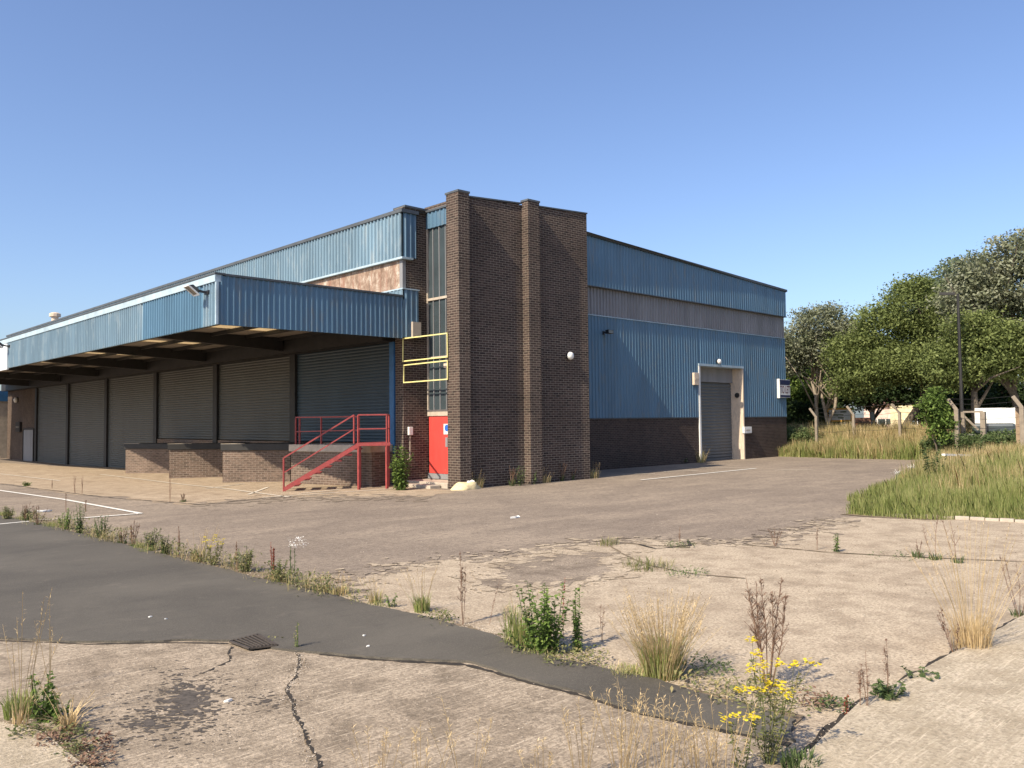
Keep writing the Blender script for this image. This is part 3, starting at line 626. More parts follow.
# annexe beyond
AN = thing('annexe', (-1, 60, 0), 'pale grey rendered annexe with blue band at the far left end of the shutters', 'building')
a_ = MB(); a_.box((-6, LEN+1, -.6), (8, 66, 3.9)); a_.build('wall', 'concslab', AN)
a_ = MB(); a_.box((-6.1, LEN+.9, 3.9), (8.1, 66.1, 4.7)); a_.build('fascia', 'bluepaint', AN)
a_ = MB(); a_.box((-3.4, LEN+.93, -.5), (-2.2, LEN+.99, 1.7)); a_.build('door', 'white', AN)

# ================================================================== wall fittings
def bulkhead(name, c, n_, label, mat='white', s=1., cat='wall lamp'):
    o = thing(name, c, label, cat); c = Vector(c); n_ = Vector(n_).normalized(); ax = 'y' if abs(n_.y) > abs(n_.x) else 'x'; k = -1
    m = MB(); m.lathe(c, [(.10*s, 0), (.10*s, k*.03*s)], 14, ax); m.build('back_plate', 'steel', o)
    m = MB(); m.lathe(c, [(.09*s, k*.031*s), (.115*s, k*.06*s), (.10*s, k*.12*s), (.04*s, k*.15*s)], 14, ax); m.build('lamp_cover', mat, o, smooth=True)
    return o
q = onface(568.4, 356, .28); bulkhead('bulkhead_lamp', (q.x, q.y, q.z), (0, -1, 0), 'round white bulkhead lamp high on the right bay of the brick tower', s=1.2)
def wall_flood(name, c, label):
    o = thing(name, c, label, 'floodlight'); c = Vector(c)
    m = MB(); m.box(c+Vector((-.05, -.06, -.08)), c+Vector((.05, 0, .08))); m.bar(c+Vector((0, -.05, 0)), c+Vector((0, -.28, .05)), .04); m.build('bracket', 'black', o)
    m = MB(); m.prism([(c.x-.17, c.y-.42), (c.x+.17, c.y-.42), (c.x+.13, c.y-.22), (c.x-.13, c.y-.22)], c.z-.06, c.z+.1); m.build('lamp_head', 'black', o, bev=.015)
    m = MB(); m.box((c.x-.14, c.y-.425, c.z-.04), (c.x+.14, c.y-.421, c.z+.08)); m.build('lens', 'lens', o); return o
q = ony(603, 333, WY-.02); wall_flood('floodlight', q, 'small black floodlight on the blue wall just right of the brick tower')
def box_thing(name, a, b, mat, label, cat, lid=None, pname='cover'):
    c = (Vector(a)+Vector(b))/2; o = thing(name, (c.x, c.y, min(a[2], b[2])), label, cat); m = MB(); m.box(a, b); m.build('housing', mat, o, bev=.012)
    if lid: m = MB(); m.box(*lid); m.build(pname, 'concslab', o)
    return o
q = ony(694, 379, WY); box_thing('alarm_box', (q.x-.2, WY-.16, q.z-.28), (q.x+.2, WY-.034, q.z+.28), 'cream', 'cream alarm box on the blue wall left of the right roller door', 'alarm box', ((q.x-.15, WY-.175, q.z-.05), (q.x+.15, WY-.16, q.z+.02)), 'vent')
q = ony(720, 361.5, WY-.2); bulkhead('bulkhead_lamp', (q.x, WY-.08, q.z), (0, -1, 0), 'small lamp above the head of the right roller door', s=1.1)
q = ony(746, 430, WY); box_thing('junction_box', (q.x-.35, WY-.12, q.z-.16), (q.x+.35, WY-.002, q.z+.16), 'white', 'white junction box on the dark brick right of the roller door', 'junction box', ((q.x-.2, WY-.13, q.z-.03), (q.x+.2, WY-.12, q.z+.02)), 'label_plate')
# conduit box by the red door
q = ony(409.5, 431, 2.75); cb_ = box_thing('junction_box', (q.x-.08, 2.66, q.z-.13), (q.x+.08, 2.748, q.z+.13), 'white', 'small white junction box with conduit on brick wall left of the red door', 'junction box')
m = MB(); e = ony(408, 458, 2.75); m.tube([(q.x, 2.72, q.z-.12), (q.x-.01, 2.72, e.z), (q.x-.12, 2.72, e.z-.06)], .014, 6); m.build('conduit', 'concslab', cb_)
q = onx(18, 400, 0); bulkhead('bulkhead_lamp', (-.01, q.y, q.z), (-1, 0, 0), 'white bulkhead lamp on the brick wall left of the far roller shutters', s=1.8)
q = onx(20, 427, 0); box_thing('meter_cabinet', (-.16, q.y-.55, q.z-.35), (-.003, q.y+.55, q.z+.35), 'steel', 'dark meter box on the brick wall left of the far roller shutters', 'cabinet', ((-.175, q.y-.4, q.z-.02), (-.16, q.y+.4, q.z+.02)), 'handle')
q = onx(29, 446, 0); dd = thing('side_door', (0, q.y, -.4), 'grey side door with steel frame in far left brick wall', 'door')
m = MB(); m.box((-.06, q.y-1.3, -.5), (-.003, q.y+1.2, 1.75)); m.build('door_leaf', 'grey_band', dd)
m = MB(); m.box((-.1, q.y-1.4, -.5), (-.002, q.y-1.3, 1.85)); m.box((-.1, q.y+1.2, -.5), (-.002, q.y+1.3, 1.85)); m.box((-.1, q.y-1.3, 1.75), (-.002, q.y+1.2, 1.85)); m.build('frame', 'steel', dd)
# lever: canopy floodlights
def canopy_flood(y, z, label, x0=CX):
    o = thing('floodlight', (x0, y, z), label, 'floodlight', 'floodlights on the canopy fascia'); c = Vector((x0-.03, y, z))
    m = MB(); m.box(c+Vector((-.05, -.14, -.04)), c+Vector((0, .14, .06))); m.bar(c+Vector((-.03, 0, 0)), c+Vector((-.38, .05, .06)), .06); m.build('bracket', 'black', o)
    def T(v):
        v = Vector(v); v.rotate(Matrix.Rotation(math.radians(38), 3, 'Y')); return c+Vector((-.36, .10, .02))+v*.6
    vs = [(-.38, -.26, -.02), (.22, -.26, -.02), (.22, .26, -.02), (-.38, .26, -.02), (-.22, -.15, .20), (.14, -.15, .20), (.14, .15, .20), (-.22, .15, .20)]
    m = MB(); m.add([T(v) for v in vs], [(0, 3, 2, 1), (4, 5, 6, 7), (0, 1, 5, 4), (1, 2, 6, 5), (2, 3, 7, 6), (3, 0, 4, 7)]); m.build('lamp_head', 'black', o, bev=.02)
    m = MB(); m.add([T(v) for v in [(-.34, -.22, -.03), (.18, -.22, -.03), (.18, .22, -.03), (-.34, .22, -.03)]], [(0, 1, 2, 3)]); m.build('lens', 'lens', o)
    m = MB()
    for a, b2 in (((-.38, -.26), (.22, -.26)), ((.22, -.26), (.22, .26)), ((.22, .26), (-.38, .26)), ((-.38, .26), (-.38, -.26))): m.bar(T((*a, -.035)), T((*b2, -.035)), .035)
    m.build('rim', 'white', o); return o
q = onx(209, 293, CX); canopy_flood(q.y, q.z, 'big black floodlight at the near corner of the blue canopy fascia')
q = onx(12, 346, CX); canopy_flood(q.y+.3, q.z, 'distant black floodlight at the far left end of the canopy fascia')
# TO LET board
a0, a1 = ony(778, 381, WY-.3), ony(787.5, 397.5, WY-.3)
x0, x1, z1, z0 = 24.2, 25.3, zat(24.7, WY-.3, 379.5), zat(24.7, WY-.3, 397.5)
SB = thing('agent_board', (24.7, WY-.2, z0), 'white and navy TO LET board at the right corner of the blue wall', 'sign')
yb = WY-.12
m = MB(); m.box((x0, yb-.04, z0), (x1, yb, z1)); m.build('board', 'white', SB)
h = z1-z0
m = MB(); m.box((x0+.02, yb-.046, z1-h*.30), (x1-.02, yb-.042, z1-.02)); m.build('header', 'navy', SB)
m = MB(); m.box((x0+.02, yb-.046, z0+.02), (x1-.02, yb-.042, z0+h*.14)); m.build('footer', 'navy', SB)
m = MB(); m.box((x0-.03, yb-.05, z0-.03), (x0-.005, yb+.1, z1+.03)); m.build('mount', 'white', SB)
def text(body, size, loc, rot, mat, parent, name='lettering', sx=1.):
    cu = bpy.data.curves.new(name, 'FONT'); cu.body = body; cu.size = size; cu.extrude = .002; cu.align_x = 'CENTER'; cu.align_y = 'CENTER'; cu.offset = .003*size
    ob = bpy.data.objects.new(name+'_tmp', cu); COL.objects.link(ob); dg = bpy.context.evaluated_depsgraph_get()
    me = bpy.data.meshes.new_from_object(ob.evaluated_get(dg)); bpy.data.objects.remove(ob)
    R3 = Matrix.Rotation(rot[2], 4, 'Z')@Matrix.Rotation(rot[0], 4, 'X')@Matrix.Diagonal((sx, 1, 1, 1)); me.transform(Matrix.Translation(loc)@R3); me.materials.clear(); me.materials.append(M[mat])
    o = bpy.data.objects.new(name, me); COL.objects.link(o); o.parent = parent; o.location = -Vector(parent['_w']); return o
text('TO LET', .56, ((x0+x1)/2, yb-.045, z0+h*.42), (math.pi/2, 0, 0), 'signred', SB, sx=.56)

# ================================================================== loading docks
dock_px = [((125.4, 473.3), (169, 473.3), 443.8), ((169, 478.6), (222, 477), 444.0), ((222.5, 482.6), (290, 481.8), 444.0), ((291, 483.6), (372, 487), 444.4)]
dl = ['low brick dock at the left end of the row, nearest the open shutters', 'brick loading dock second from the left', 'brick loading dock third from the left, left of the red stairs', 'brick loading dock behind the red steel stairs']
dtop = []
for i, (a, b, ty) in enumerate(dock_px):
    A, B = gp(*a), gp(*b); zt = zat(A.x, A.y, ty); dtop.append(zt); zt = min(zt, 1.34)
    if i == 3: B = A+(B-A)*1.0
    D = thing('loading_dock', (A.x, A.y, A.z), dl[i], 'loading dock', 'brick loading docks under the canopy')
    m = MB(); m.prism([(A.x, A.y), (B.x, B.y), (-.07, max(B.y, 3.24)+.02), (-.07, A.y)], -.6, zt-.235); m.build('brick_base', 'dockbrick', D)
    d_ = (B-A).normalized(); n_ = Vector((d_.y, -d_.x, 0)); n_ = n_ if n_.x < 0 else -n_; A2, B2 = A+n_*.06-d_*.05, B+n_*.06
    m = MB(); m.prism([(A2.x, A2.y), (B2.x, B2.y), (-.075, max(B.y, 3.24)+.02), (-.075, A.y+.05)], zt-.23, zt); m.build('edge_slab', 'concslab' if i == 3 else 'steel', D, bev=.01)
    if i < 3:
        c0, c1 = A+n_*.065-d_*.045, A+n_*.065+d_*.30
        m = MB()
        m.prism([(A2.x, A2.y), ((A2+d_*.9).x, (A2+d_*.9).y), (A2.x+.7, A2.y-.05)], zt+.002, zt+.012); m.build('worn_or_lit_concrete', 'concslab', D)  # pale concrete corner, paints the sunlit patch on the dark edge slab
DA, DB = gp(291, 483.6), gp(372, 487)

# ================================================================== red stair
F0 = gp(284.5, 491); P0 = gp(358.3, 489.8); P1 = gp(387, 488.6)
uu = ((P0-F0)+(P1-P0)); uu.z = 0; uu.normalize(); vv = Vector((-uu.y, uu.x, 0)); vv = vv if vv.y > 0 else -vv
PZ = zat(P0.x, P0.y, 443); WD = 1.0; run = (P0-F0).dot(uu); plen = (P1-P0).dot(uu)
F0 = P0-uu*run
ST = thing('steel_stair', (F0.x, F0.y, 0), 'red steel stair with open treads, landing and handrails up to the dock', 'staircase')
Z = lambda z: Vector((0, 0, z))
for k in (0, 1):
    o_ = vv*(WD*k); m = MB(); m.bar(F0+o_+Z(.05), P0+o_+Z(PZ-.06), .045, .12); m.build('stringer', 'redrail', ST)
ns = 7
for i in range(ns):
    f = (i+.6)/ns; c = F0.lerp(P0, f)+Z(PZ*(i+1)/(ns+1)-.0); m = MB()
    m.add([*(c+uu*a+vv*b+Z(zz) for zz in (-.03, 0) for a, b in ((-.02, .03), (.24, .03), (.24, WD-.03), (-.02, WD-.03)))], [(0, 3, 2, 1), (4, 5, 6, 7), (0, 1, 5, 4), (1, 2, 6, 5), (2, 3, 7, 6), (3, 0, 4, 7)])
    m.build('step', 'redrail', ST)
m = MB(); c = P0
m.add([*(c+uu*a+vv*b+Z(zz) for zz in (PZ-.09, PZ) for a, b in ((-.05, -.03), (plen+.1, -.03), (plen+.1, WD+.05), (-.05, WD+.05)))], [(0, 3, 2, 1), (4, 5, 6, 7), (0, 1, 5, 4), (1, 2, 6, 5), (2, 3, 7, 6), (3, 0, 4, 7)])
m.build('landing', 'redrail', ST)
for a, b in ((0.02, 0), (plen, 0), (0.02, WD), (plen+.05, WD)):
    m = MB(); q = P0+uu*a+vv*b; m.bar(q+Z(0), q+Z(PZ-.09), .07); m.build('leg', 'redrail', ST)
RH = .84
def rail(pts, name='handrail', r=.042):
    m = MB()
    for i in range(len(pts)-1): m.bar(pts[i], pts[i+1], r)
    return m.build(name, 'redrail', ST)
a, b = F0, P0-uu*.12
rail([a+Z(.0), a+Z(RH+.15), b+Z(PZ+RH), b+Z(PZ-.02)]); rail([a+Z(.55), b+Z(PZ+RH*.5)], 'mid_rail', .035)
a, b, c = P0+Z(PZ), P0+uu*plen+Z(PZ), P0+uu*(plen+.08)+vv*WD+Z(PZ)
rail([a, a+Z(RH), b+Z(RH), b]); rail([a+Z(RH*.5), b+Z(RH*.5)], 'mid_rail', .035)
rail([b+Z(RH), c+Z(RH), c]); rail([b+Z(RH*.5), c+Z(RH*.5)], 'mid_rail', .035)
# rail along the dock edge
ev = (DB-DA).normalized(); nv = Vector((ev.y, -ev.x, 0)); nv = nv if nv.x > 0 else -nv
zt = min(dtop[3], 1.34); e0 = DA+ev*.12+nv*.1; e0.z = zt; e1 = P0+vv*WD; e1.z = zt+.05
DR = thing('dock_railing', (e0.x, e0.y, zt), 'red railing along the dock edge behind the steel stair', 'railing')
def drail(pts, name, r=.04):
    m = MB()
    for i in range(len(pts)-1): m.bar(pts[i], pts[i+1], r)
    return m.build(name, 'redrail', DR)
em = e0.lerp(e1, .42)
drail([e0+Z(RH+.06), e1+Z(RH)], 'top_rail'); drail([e0+Z(RH*.5), e1+Z(RH*.5)], 'mid_rail', .03)
for q in (e0, e0+ev*.18, em, e1-Z(.05)): drail([q, q+Z(RH+.03)], 'post', .045)
# yellow guard frames
def guard(c, label):
    P = [onx(*p, -.04) for p in c]; o = thing('guard_rail', (P[0].x, P[0].y, P[3].z), label, 'guard rail', 'yellow guard frames across the alcove')
    m = MB(); m.bar(P[0], P[1], .035, .035); m.build('top_bar', 'yellow', o)
    m = MB(); m.bar(P[3], P[2], .035, .035); m.build('bottom_bar', 'yellow', o)
    for i, j in ((0, 3), (1, 2)): m = MB(); m.bar(P[i]+Z(.02), P[j]-Z(.02), .028); m.build('side_bar', 'yellow', o)
guard([(403, 338.6), (447.2, 333.3), (447.5, 356.8), (402.8, 361.3)], 'upper yellow guard frame across the tall window above the red door')
guard([(403.8, 365.3), (447.5, 360.6), (447.5, 379.2), (403.8, 382.6)], 'lower yellow guard frame across the tall window above the red door')
# door step slab
SP = thing('doorstep', (.4, 1.6, 0), 'pale concrete steps in front of the red door', 'steps')
m = MB(); m.box((.02, .62, -.02), (GX-.03, 2.70, .16)); m.build('upper_step', 'concslab', SP, bev=.02)
m = MB(); m.box((-.42, .9, -.02), (.0, 2.6, .10)); m.build('lower_step', 'concslab', SP, bev=.02)
# sand heap
q = gp(466, 489.2); SH = thing('sand_heap', q, 'heap of pale yellow sand with a torn bag at the foot of the tower', 'sand heap')
def blob(c, r, seed, sub=3, amp=.3):
    bm = bmesh.new(); bmesh.ops.create_icosphere(bm, subdivisions=sub, radius=1)
    for v in bm.verts:
        k = 1+amp*mnoise.noise(v.co*1.7+Vector((seed, 0, 0)))+amp*.4*mnoise.noise(v.co*5+Vector((seed, 3, 0))); v.co = Vector((v.co.x*r[0]*k, v.co.y*r[1]*k, v.co.z*r[2]*k))+Vector(c)
    m = MB(); m.v = [tuple(v.co) for v in bm.verts]; m.f = [tuple(v.index for v in f.verts) for f in bm.faces]; bm.free(); return m
blob((q.x, q.y, q.z), (.48, .30, .24), 2).build('sand', 'sand', SH, smooth=True)
blob((q.x+.1, q.y-.05, q.z+.15), (.15, .11, .12), 5, 2, .6).build('bag', 'white', SH)

# ================================================================== drain, litter
dc = [gp(230, 645), gp(250, 652.5), gp(277, 649), gp(258, 638)]
DG = thing('drain_grate', (dc[0]+dc[2])/2, 'rusty black drain grate at the edge of the asphalt', 'drain')
m = MB(); z = .034
for i in range(4): m.bar(Vector((*dc[i][:2], z)), Vector((*dc[(i+1) % 4][:2], z)), .025, .012)
m.build('frame', 'castiron', DG)
m = MB(); m.add([Vector((*p[:2], .032)) for p in dc], [(0, 1, 2, 3)]); m.build('pit', 'pit', DG)
m = MB()
for i in range(1, 7):
    f = i/7; m.bar(Vector((*dc[0].lerp(dc[3], f)[:2], .043)), Vector((*dc[1].lerp(dc[2], f)[:2], .043)), .016, .008)
m.build('slats', 'castiron', DG)
def litter(pxx, pyy, s, label, seed, z=.03, mat='white'):
    q = gp(pxx, pyy); rnd = random.Random(seed); m = MB(); n = 7; v = [(q.x+math.cos(i/n*6.28)*s*rnd.uniform(.6, 1.2), q.y+math.sin(i/n*6.28)*s*.5*rnd.uniform(.6, 1.2), q.z+z+rnd.uniform(0, s*.25)) for i in range(n)]
    m.prism([p[:2] for p in v], q.z+z-.002, [p[2]+.006 for p in v]); tag(m.build('paper_scrap', mat), label, 'litter')
litter(515, 518, .16, 'white paper scrap lying in the middle of the tarmac yard', 1, .006)
litter(150, 620, .02, 'tiny white scrap on the asphalt left of the drain', 2); litter(166, 622, .02, 'second tiny white scrap on the asphalt, nearer the drain', 3)
litter(364, 639, .02, 'pale scrap on the asphalt right of the drain', 4); litter(368, 650, .018, 'pale scrap near the lower asphalt edge', 5)
litter(44, 512, .16, 'crumpled white plastic behind the left weeds', 6, .01)
litter(228, 703, .04, 'flat white flake beside the black stain', 7, .014)
litter(868, 494, .08, 'white scrap at the edge of the grass island', 8, .006)

# ================================================================== vegetation
def plant_root(name, p, label, cat, group=None): return thing(name, p, label, cat, group)
def rdir(rnd, up=.5): a = rnd.uniform(0, 6.283); return Vector((math.cos(a), math.sin(a), up))
def leafy(p, h, spread, n, label, seed, leafmat='leaf_green', L=.07, group=None, name='leafy_weed', cat='weed', dens=26):
    rnd = random.Random(seed); p = Vector(p); o = plant_root(name, p, label, cat, group); st, lf = MB(), MB()
    for _ in range(n):
        d = rdir(rnd, 0)*rnd.uniform(.1, 1)*spread; base = p+d*.4; hh = h*rnd.uniform(.5, 1); top = base+d*.6+rdir(rnd, 0)*.04*h+Vector((0, 0, hh))
        pts = [base, base.lerp(top, .5)+rdir(rnd, 0)*.02*h, top]; st.tube(pts, [.006, .005, .002], 4)
        for k in range(dens):
            f = (k+rnd.random())/dens; q = base.lerp(top, f); lf.leaf(q, rdir(rnd, rnd.uniform(.0, .8)), L*rnd.uniform(.6, 1.2)*(1.15-.5*f), L*.45*rnd.uniform(.7, 1.2), rnd.uniform(.1, .6), rnd.uniform(-.6, .6))
    st.build('stem', 'leaf_mid', o); lf.build('leaves', leafmat, o); return o
def blades(rnd, m, p, n, h, spread, w=.006, lean=.5, rad=.06):
    for _ in range(n):
        a = rnd.uniform(0, 6.283); r = rad*math.sqrt(rnd.random()); b = p+Vector((math.cos(a)*r, math.sin(a)*r, 0)); a2 = a+rnd.gauss(0, .6); hh = h*rnd.uniform(.45, 1)
        d = Vector((math.cos(a2), math.sin(a2), 0))*spread*hh*rnd.uniform(.1, 1); s_ = Vector((-math.sin(a2), math.cos(a2), 0))*w*rnd.uniform(.6, 1.3)
        m1 = b+d*.35+Vector((0, 0, hh*.6)); t = b+d+Vector((0, 0, hh*(1-.35*lean*rnd.random())))
        m.add([b-s_, b+s_, m1+s_*.8, m1-s_*.8, t], [(0, 1, 2, 3), (3, 2, 4)])
def tuft(p, h, n, label, seed, mat='grass_green', spread=.5, rad=.06, heads=0, hh=None, headmat='straw', group=None, name='grass_tuft', cat='grass tuft', w=.005):
    rnd = random.Random(seed); p = Vector(p); o = plant_root(name, p, label, cat, group); m = MB(); blades(rnd, m, p, n, h, spread, w, .5, rad); m.build('blades', mat, o)
    if heads:
        m = MB(); H2 = hh or h*1.6
        for _ in range(heads):
            a = rnd.uniform(0, 6.283); b = p+Vector((math.cos(a), math.sin(a), 0))*rad*rnd.random(); t = b+Vector((math.cos(a)*H2*rnd.uniform(.02, .4)*spread*2, math.sin(a)*H2*rnd.uniform(.02, .4)*spread*2, H2*rnd.uniform(.6, 1)))
            md = b.lerp(t, .55)+Vector((0, 0, .05*H2)); m.tube([b, md, t], [.0022, .0018, .001], 3)
            for k in range(9):
                q = md.lerp(t, .35+.65*k/9); m.leaf(q, rdir(rnd, rnd.uniform(.3, 1.6)), .035*rnd.uniform(.6, 1.4), .006, .2)
        m.build('seed_heads', headmat, o)
    return o
def stalk(p, h, n, label, seed, mat='brown', spread=.25, branch=7, bl=.3, group=None, name='dead_stalk', cat='dead plant', r=.004, specks=8, base=None):
    rnd = random.Random(seed); p = Vector(p); o = plant_root(name, p, label, cat, group); st, sp_ = MB(), MB()
    for _ in range(n):
        d = rdir(rnd, 0)*spread*h*rnd.uniform(.2, 1); b = p+d*.12; t = b+d+Vector((0, 0, h*rnd.uniform(.75, 1))); mid = b.lerp(t, .5)+rdir(rnd, 0)*.03*h
        st.tube([b, mid, t], [r, r*.8, r*.35], 4)
        for k in range(branch):
            f = rnd.uniform(.35, .97); q = b.lerp(mid, f*2) if f < .5 else mid.lerp(t, f*2-1); e = q+rdir(rnd, rnd.uniform(.9, 2.2)).normalized()*bl*h*(1.15-f)*rnd.uniform(.5, 1)
            st.tube([q, q.lerp(e, .5)+rdir(rnd, 0)*.006, e], [r*.5, r*.4, r*.25], 3)
            for s_ in range(specks): sp_.leaf(q.lerp(e, rnd.uniform(.2, 1)), rdir(rnd, rnd.uniform(-.3, 1)), .016*rnd.uniform(.6, 1.5), .008, .2)
        for s_ in range(specks*2): sp_.leaf(b.lerp(t, rnd.uniform(.3, 1)), rdir(rnd, rnd.uniform(0, 1)), .02*rnd.uniform(.6, 1.5), .007, .2)
    st.build('stem', mat, o); sp_.build('seed_clusters', mat, o)
    if base: m = MB(); blades(rnd, m, p, 40, base, .8, .006, .5, .08); m.build('basal_leaves', 'leaf_mid', o)
    return o
def ragwort(p, h, n, label, seed, spread=.22, nf=16, name='ragwort'):
    rnd = random.Random(seed); p = Vector(p); o = plant_root(name, p, label, 'wildflower'); st, lf, fl = MB(), MB(), MB()
    for _ in range(n):
        d = rdir(rnd, 0)*spread*h*rnd.uniform(.2, 1); b = p+d*.15; t = b+d+Vector((0, 0, h*rnd.uniform(.6, 1))); st.tube([b, b.lerp(t, .5)+rdir(rnd, 0)*.03*h, t], [.0042, .0034, .002], 4)
        for k in range(75):
            f = rnd.uniform(.05, .97); lf.leaf(b.lerp(t, f)+rdir(rnd, 0)*.02*rnd.random(), rdir(rnd, rnd.uniform(0, 1.2)), .05*rnd.uniform(.4, 1.2), .011, .3, rnd.uniform(-1, 1))
        for c in range(2):
            q = b.lerp(t, .72); e = t+rdir(rnd, rnd.uniform(-.2, 1.0))*rnd.uniform(.02, .085)
            st.tube([q, e], [.002, .0012], 3)
            for k in range(nf):
                cc = e+Vector((rnd.gauss(0, .020), rnd.gauss(0, .020), rnd.gauss(.004, .012))); tilt = rdir(rnd, 2.5).normalized(); a = tilt.cross(Vector((1, 0, 0))).normalized(); b3 = tilt.cross(a)
                R_ = .0125; vs = []
                for j in range(16):
                    an = j/16*6.283; rr = R_ if j % 2 else R_*.55; vs.append(cc+(a*math.cos(an)+b3*math.sin(an))*rr+tilt*(.002 if j % 2 else 0))
                fl.add(vs+[cc+tilt*.003], [(j, (j+1) % 16, 16) for j in range(16)])
    st.build('stem', 'moss', o); lf.build('leaves', 'moss', o); fl.build('flowers', 'petal', o); return o
def mat_weed(p, r, n, label, seed, mat='moss', name='low_weed', h=.05, group=None):
    rnd = random.Random(seed); p = Vector(p); o = MB()
    for _ in range(n):
        a = rnd.uniform(0, 6.283); q = p+Vector((math.cos(a), math.sin(a), 0))*r*rnd.random()**.6; q.z = G(q.x, q.y)+rnd.uniform(.008, h); o.leaf(q, rdir(rnd, rnd.uniform(0, 1.3)), .045*rnd.uniform(.5, 1.4), .016, .3, rnd.uniform(-.8, .8))
    return tag(o.build(name, mat), label, 'weed', group, 'stuff')
def hpx(p, dy): 
    """metres covered by dy pixels at ground point p"""
    c = ROT.T@(np.array(p)-CAM); return dy*c[2]/FPX
S = iter(range(100, 9999))
# --- foreground individuals
p = gp(546, 652); leafy(p, hpx(p, 68), .30, 22, 'bushy bright green leafy weed beside the asphalt, front centre', next(S), L=.075, dens=44)
p = gp(535, 650); leafy(p, hpx(p, 34), .3, 16, 'low leafy skirt around the foot of the bushy green weed', next(S), 'leaf_green', L=.06, dens=24)
p = gp(577, 652); leafy(p, hpx(p, 66), .06, 6, 'tall narrow green weed right beside the bushy green one', next(S), 'leaf_green', L=.06, dens=44)
p = gp(518, 646); tuft(p, hpx(p, 50), 150, 'straw and green grass tuft left of the bushy green weed', next(S), 'grass_green', .45, .12, 16, hpx(p, 55), w=.004)
p = gp(563, 640); stalk(p, hpx(p, 66), 1, 'red seed stalk rising behind the bushy green weed', next(S), 'redleaf', .05, 5, .12, specks=14)
p = gp(575, 662); mat_weed(p, .3, 420, 'low green mat at the foot of the bushy weed', next(S), 'moss', h=.09)
p = gp(662, 677); tuft(p, hpx(p, 52), 420, 'large green grass tuft topped by a haze of straw seed heads', next(S), 'grass_green', .75, .14, 170, hpx(p, 86), w=.0035)
p = gp(705, 672); mat_weed(p, .22, 240, 'dark green spreading grass right of the seeding tuft', next(S), 'leaf_mid', h=.08)
p = gp(602, 642); stalk(p, hpx(p, 38), 2, 'thin brown stalks between the leafy weed and the seeding tuft', next(S), spread=.08, branch=4, r=.003)
p = gp(463, 625); stalk(p, hpx(p, 78), 4, 'tall rust brown stalk cluster at the asphalt edge, left of centre', next(S), spread=.06, branch=9, bl=.16, specks=14)
p = gp(488, 625); stalk(p, hpx(p, 48), 1, 'curved reddish stem just right of the tall brown stalk', next(S), spread=.5, branch=5, bl=.2, r=.003)
p = gp(422, 612); tuft(p, hpx(p, 22), 120, 'small bright green tuft left of the tall brown stalk', next(S), 'grass_green', .7, .08, 14, hpx(p, 48))
p = gp(392, 607); leafy(p, hpx(p, 14), .08, 4, 'short green sprout at the asphalt edge left of the small tuft', next(S), L=.05, dens=14)
p = gp(376, 603); tuft(p, hpx(p, 16), 60, 'short straw grass at the asphalt edge', next(S), 'grass_dry', .6, .07, 8, hpx(p, 30))
p = gp(768, 690); stalk(p, hpx(p, 116), 7, 'tall bare bushy brown plant behind the yellow ragwort', next(S), spread=.3, branch=26, bl=.26, specks=10, r=.005)
p = gp(768, 766); ragwort(p, hpx(p, 108), 8, 'tall yellow flowering ragwort in the right foreground', next(S), .26, 17)
p = gp(742, 775); ragwort(p, hpx(p, 66), 2, 'low single ragwort bloom left of the tall ragwort', next(S), .25, 11)
p = gp(800, 770); tuft(p, hpx(p, 22), 140, 'green grass clump at the foot of the tall ragwort', next(S), 'leaf_mid', .8, .1)
p = gp(770, 700); mat_weed(p, .4, 300, 'low olive weed mat behind the tall ragwort', next(S), 'moss', h=.05)
p = gp(735, 695); mat_weed(p, .35, 260, 'low olive weed mat at the narrow end of the asphalt', next(S), 'moss', h=.05)
for i, (xx, yy, h_, lb) in enumerate([(868, 712, 62, 'brown stalks left of the grey green thistle'), (860, 712, 46, 'short brown stalks beside the red dock spike'), (888, 702, 70, 'thin tall stalk rising from the grey green thistle')]):
    p = gp(xx, yy); stalk(p, hpx(p, h_), 2, lb, next(S), spread=.12, branch=6, bl=.18, r=.003)
p = gp(889, 703); leafy(p, hpx(p, 22), .13, 10, 'grey green thistle clump on the edge of the pale front slab', next(S), 'leaf_mid', L=.07, dens=18)
p = gp(845, 716); leafy(p, hpx(p, 34), .03, 2, 'dark red dock spike at the tip of the pale front slab', next(S), 'redleaf', L=.03, dens=40, name='dock_spike')
p = gp(835, 708); mat_weed(p, .12, 130, 'small green weed left of the red dock spike', next(S), 'leaf_mid', h=.06)
p = gp(817, 706); mat_weed(p, .14, 110, 'brown low weed left of the red dock spike', next(S), 'brown', h=.08)
p = gp(922, 682); leafy(p, hpx(p, 14), .16, 10, 'flat green weed in the slab joint beside the dry grass', next(S), 'leaf_mid', L=.06, dens=12)
p = gp(972, 650); tuft(p, hpx(p, 52), 330, 'big clump of straw coloured dry grass on the slab joint at right', next(S), 'straw', .55, .15, 45, hpx(p, 130), w=.0022)
p = gp(955, 655); stalk(p, hpx(p, 44), 4, 'dark twiggy stems at the left of the straw clump', next(S), spread=.4, branch=7, r=.003)
p = gp(1020, 617); stalk(p, hpx(p, 62), 6, 'brown branching weed at the right edge of the photo', next(S), spread=.45, branch=9, r=.003, base=.1)
for i, (xx, yy, h_, lb) in enumerate([(935, 560, 45, 'thin dry stalk left in the joint behind the straw clump'), (957, 563, 48, 'green based dry stalk in the joint behind the straw clump'), (918, 558, 20, 'short green sprig at the end of the dark joint')]):
    p = gp(xx, yy); stalk(p, hpx(p, h_), 2, lb, next(S), spread=.25, branch=7, r=.004, base=.14)
p = gp(900, 558); mat_weed(p, .4, 90, 'thin dark green weed along the right joint', next(S), 'leaf_mid', h=.03)
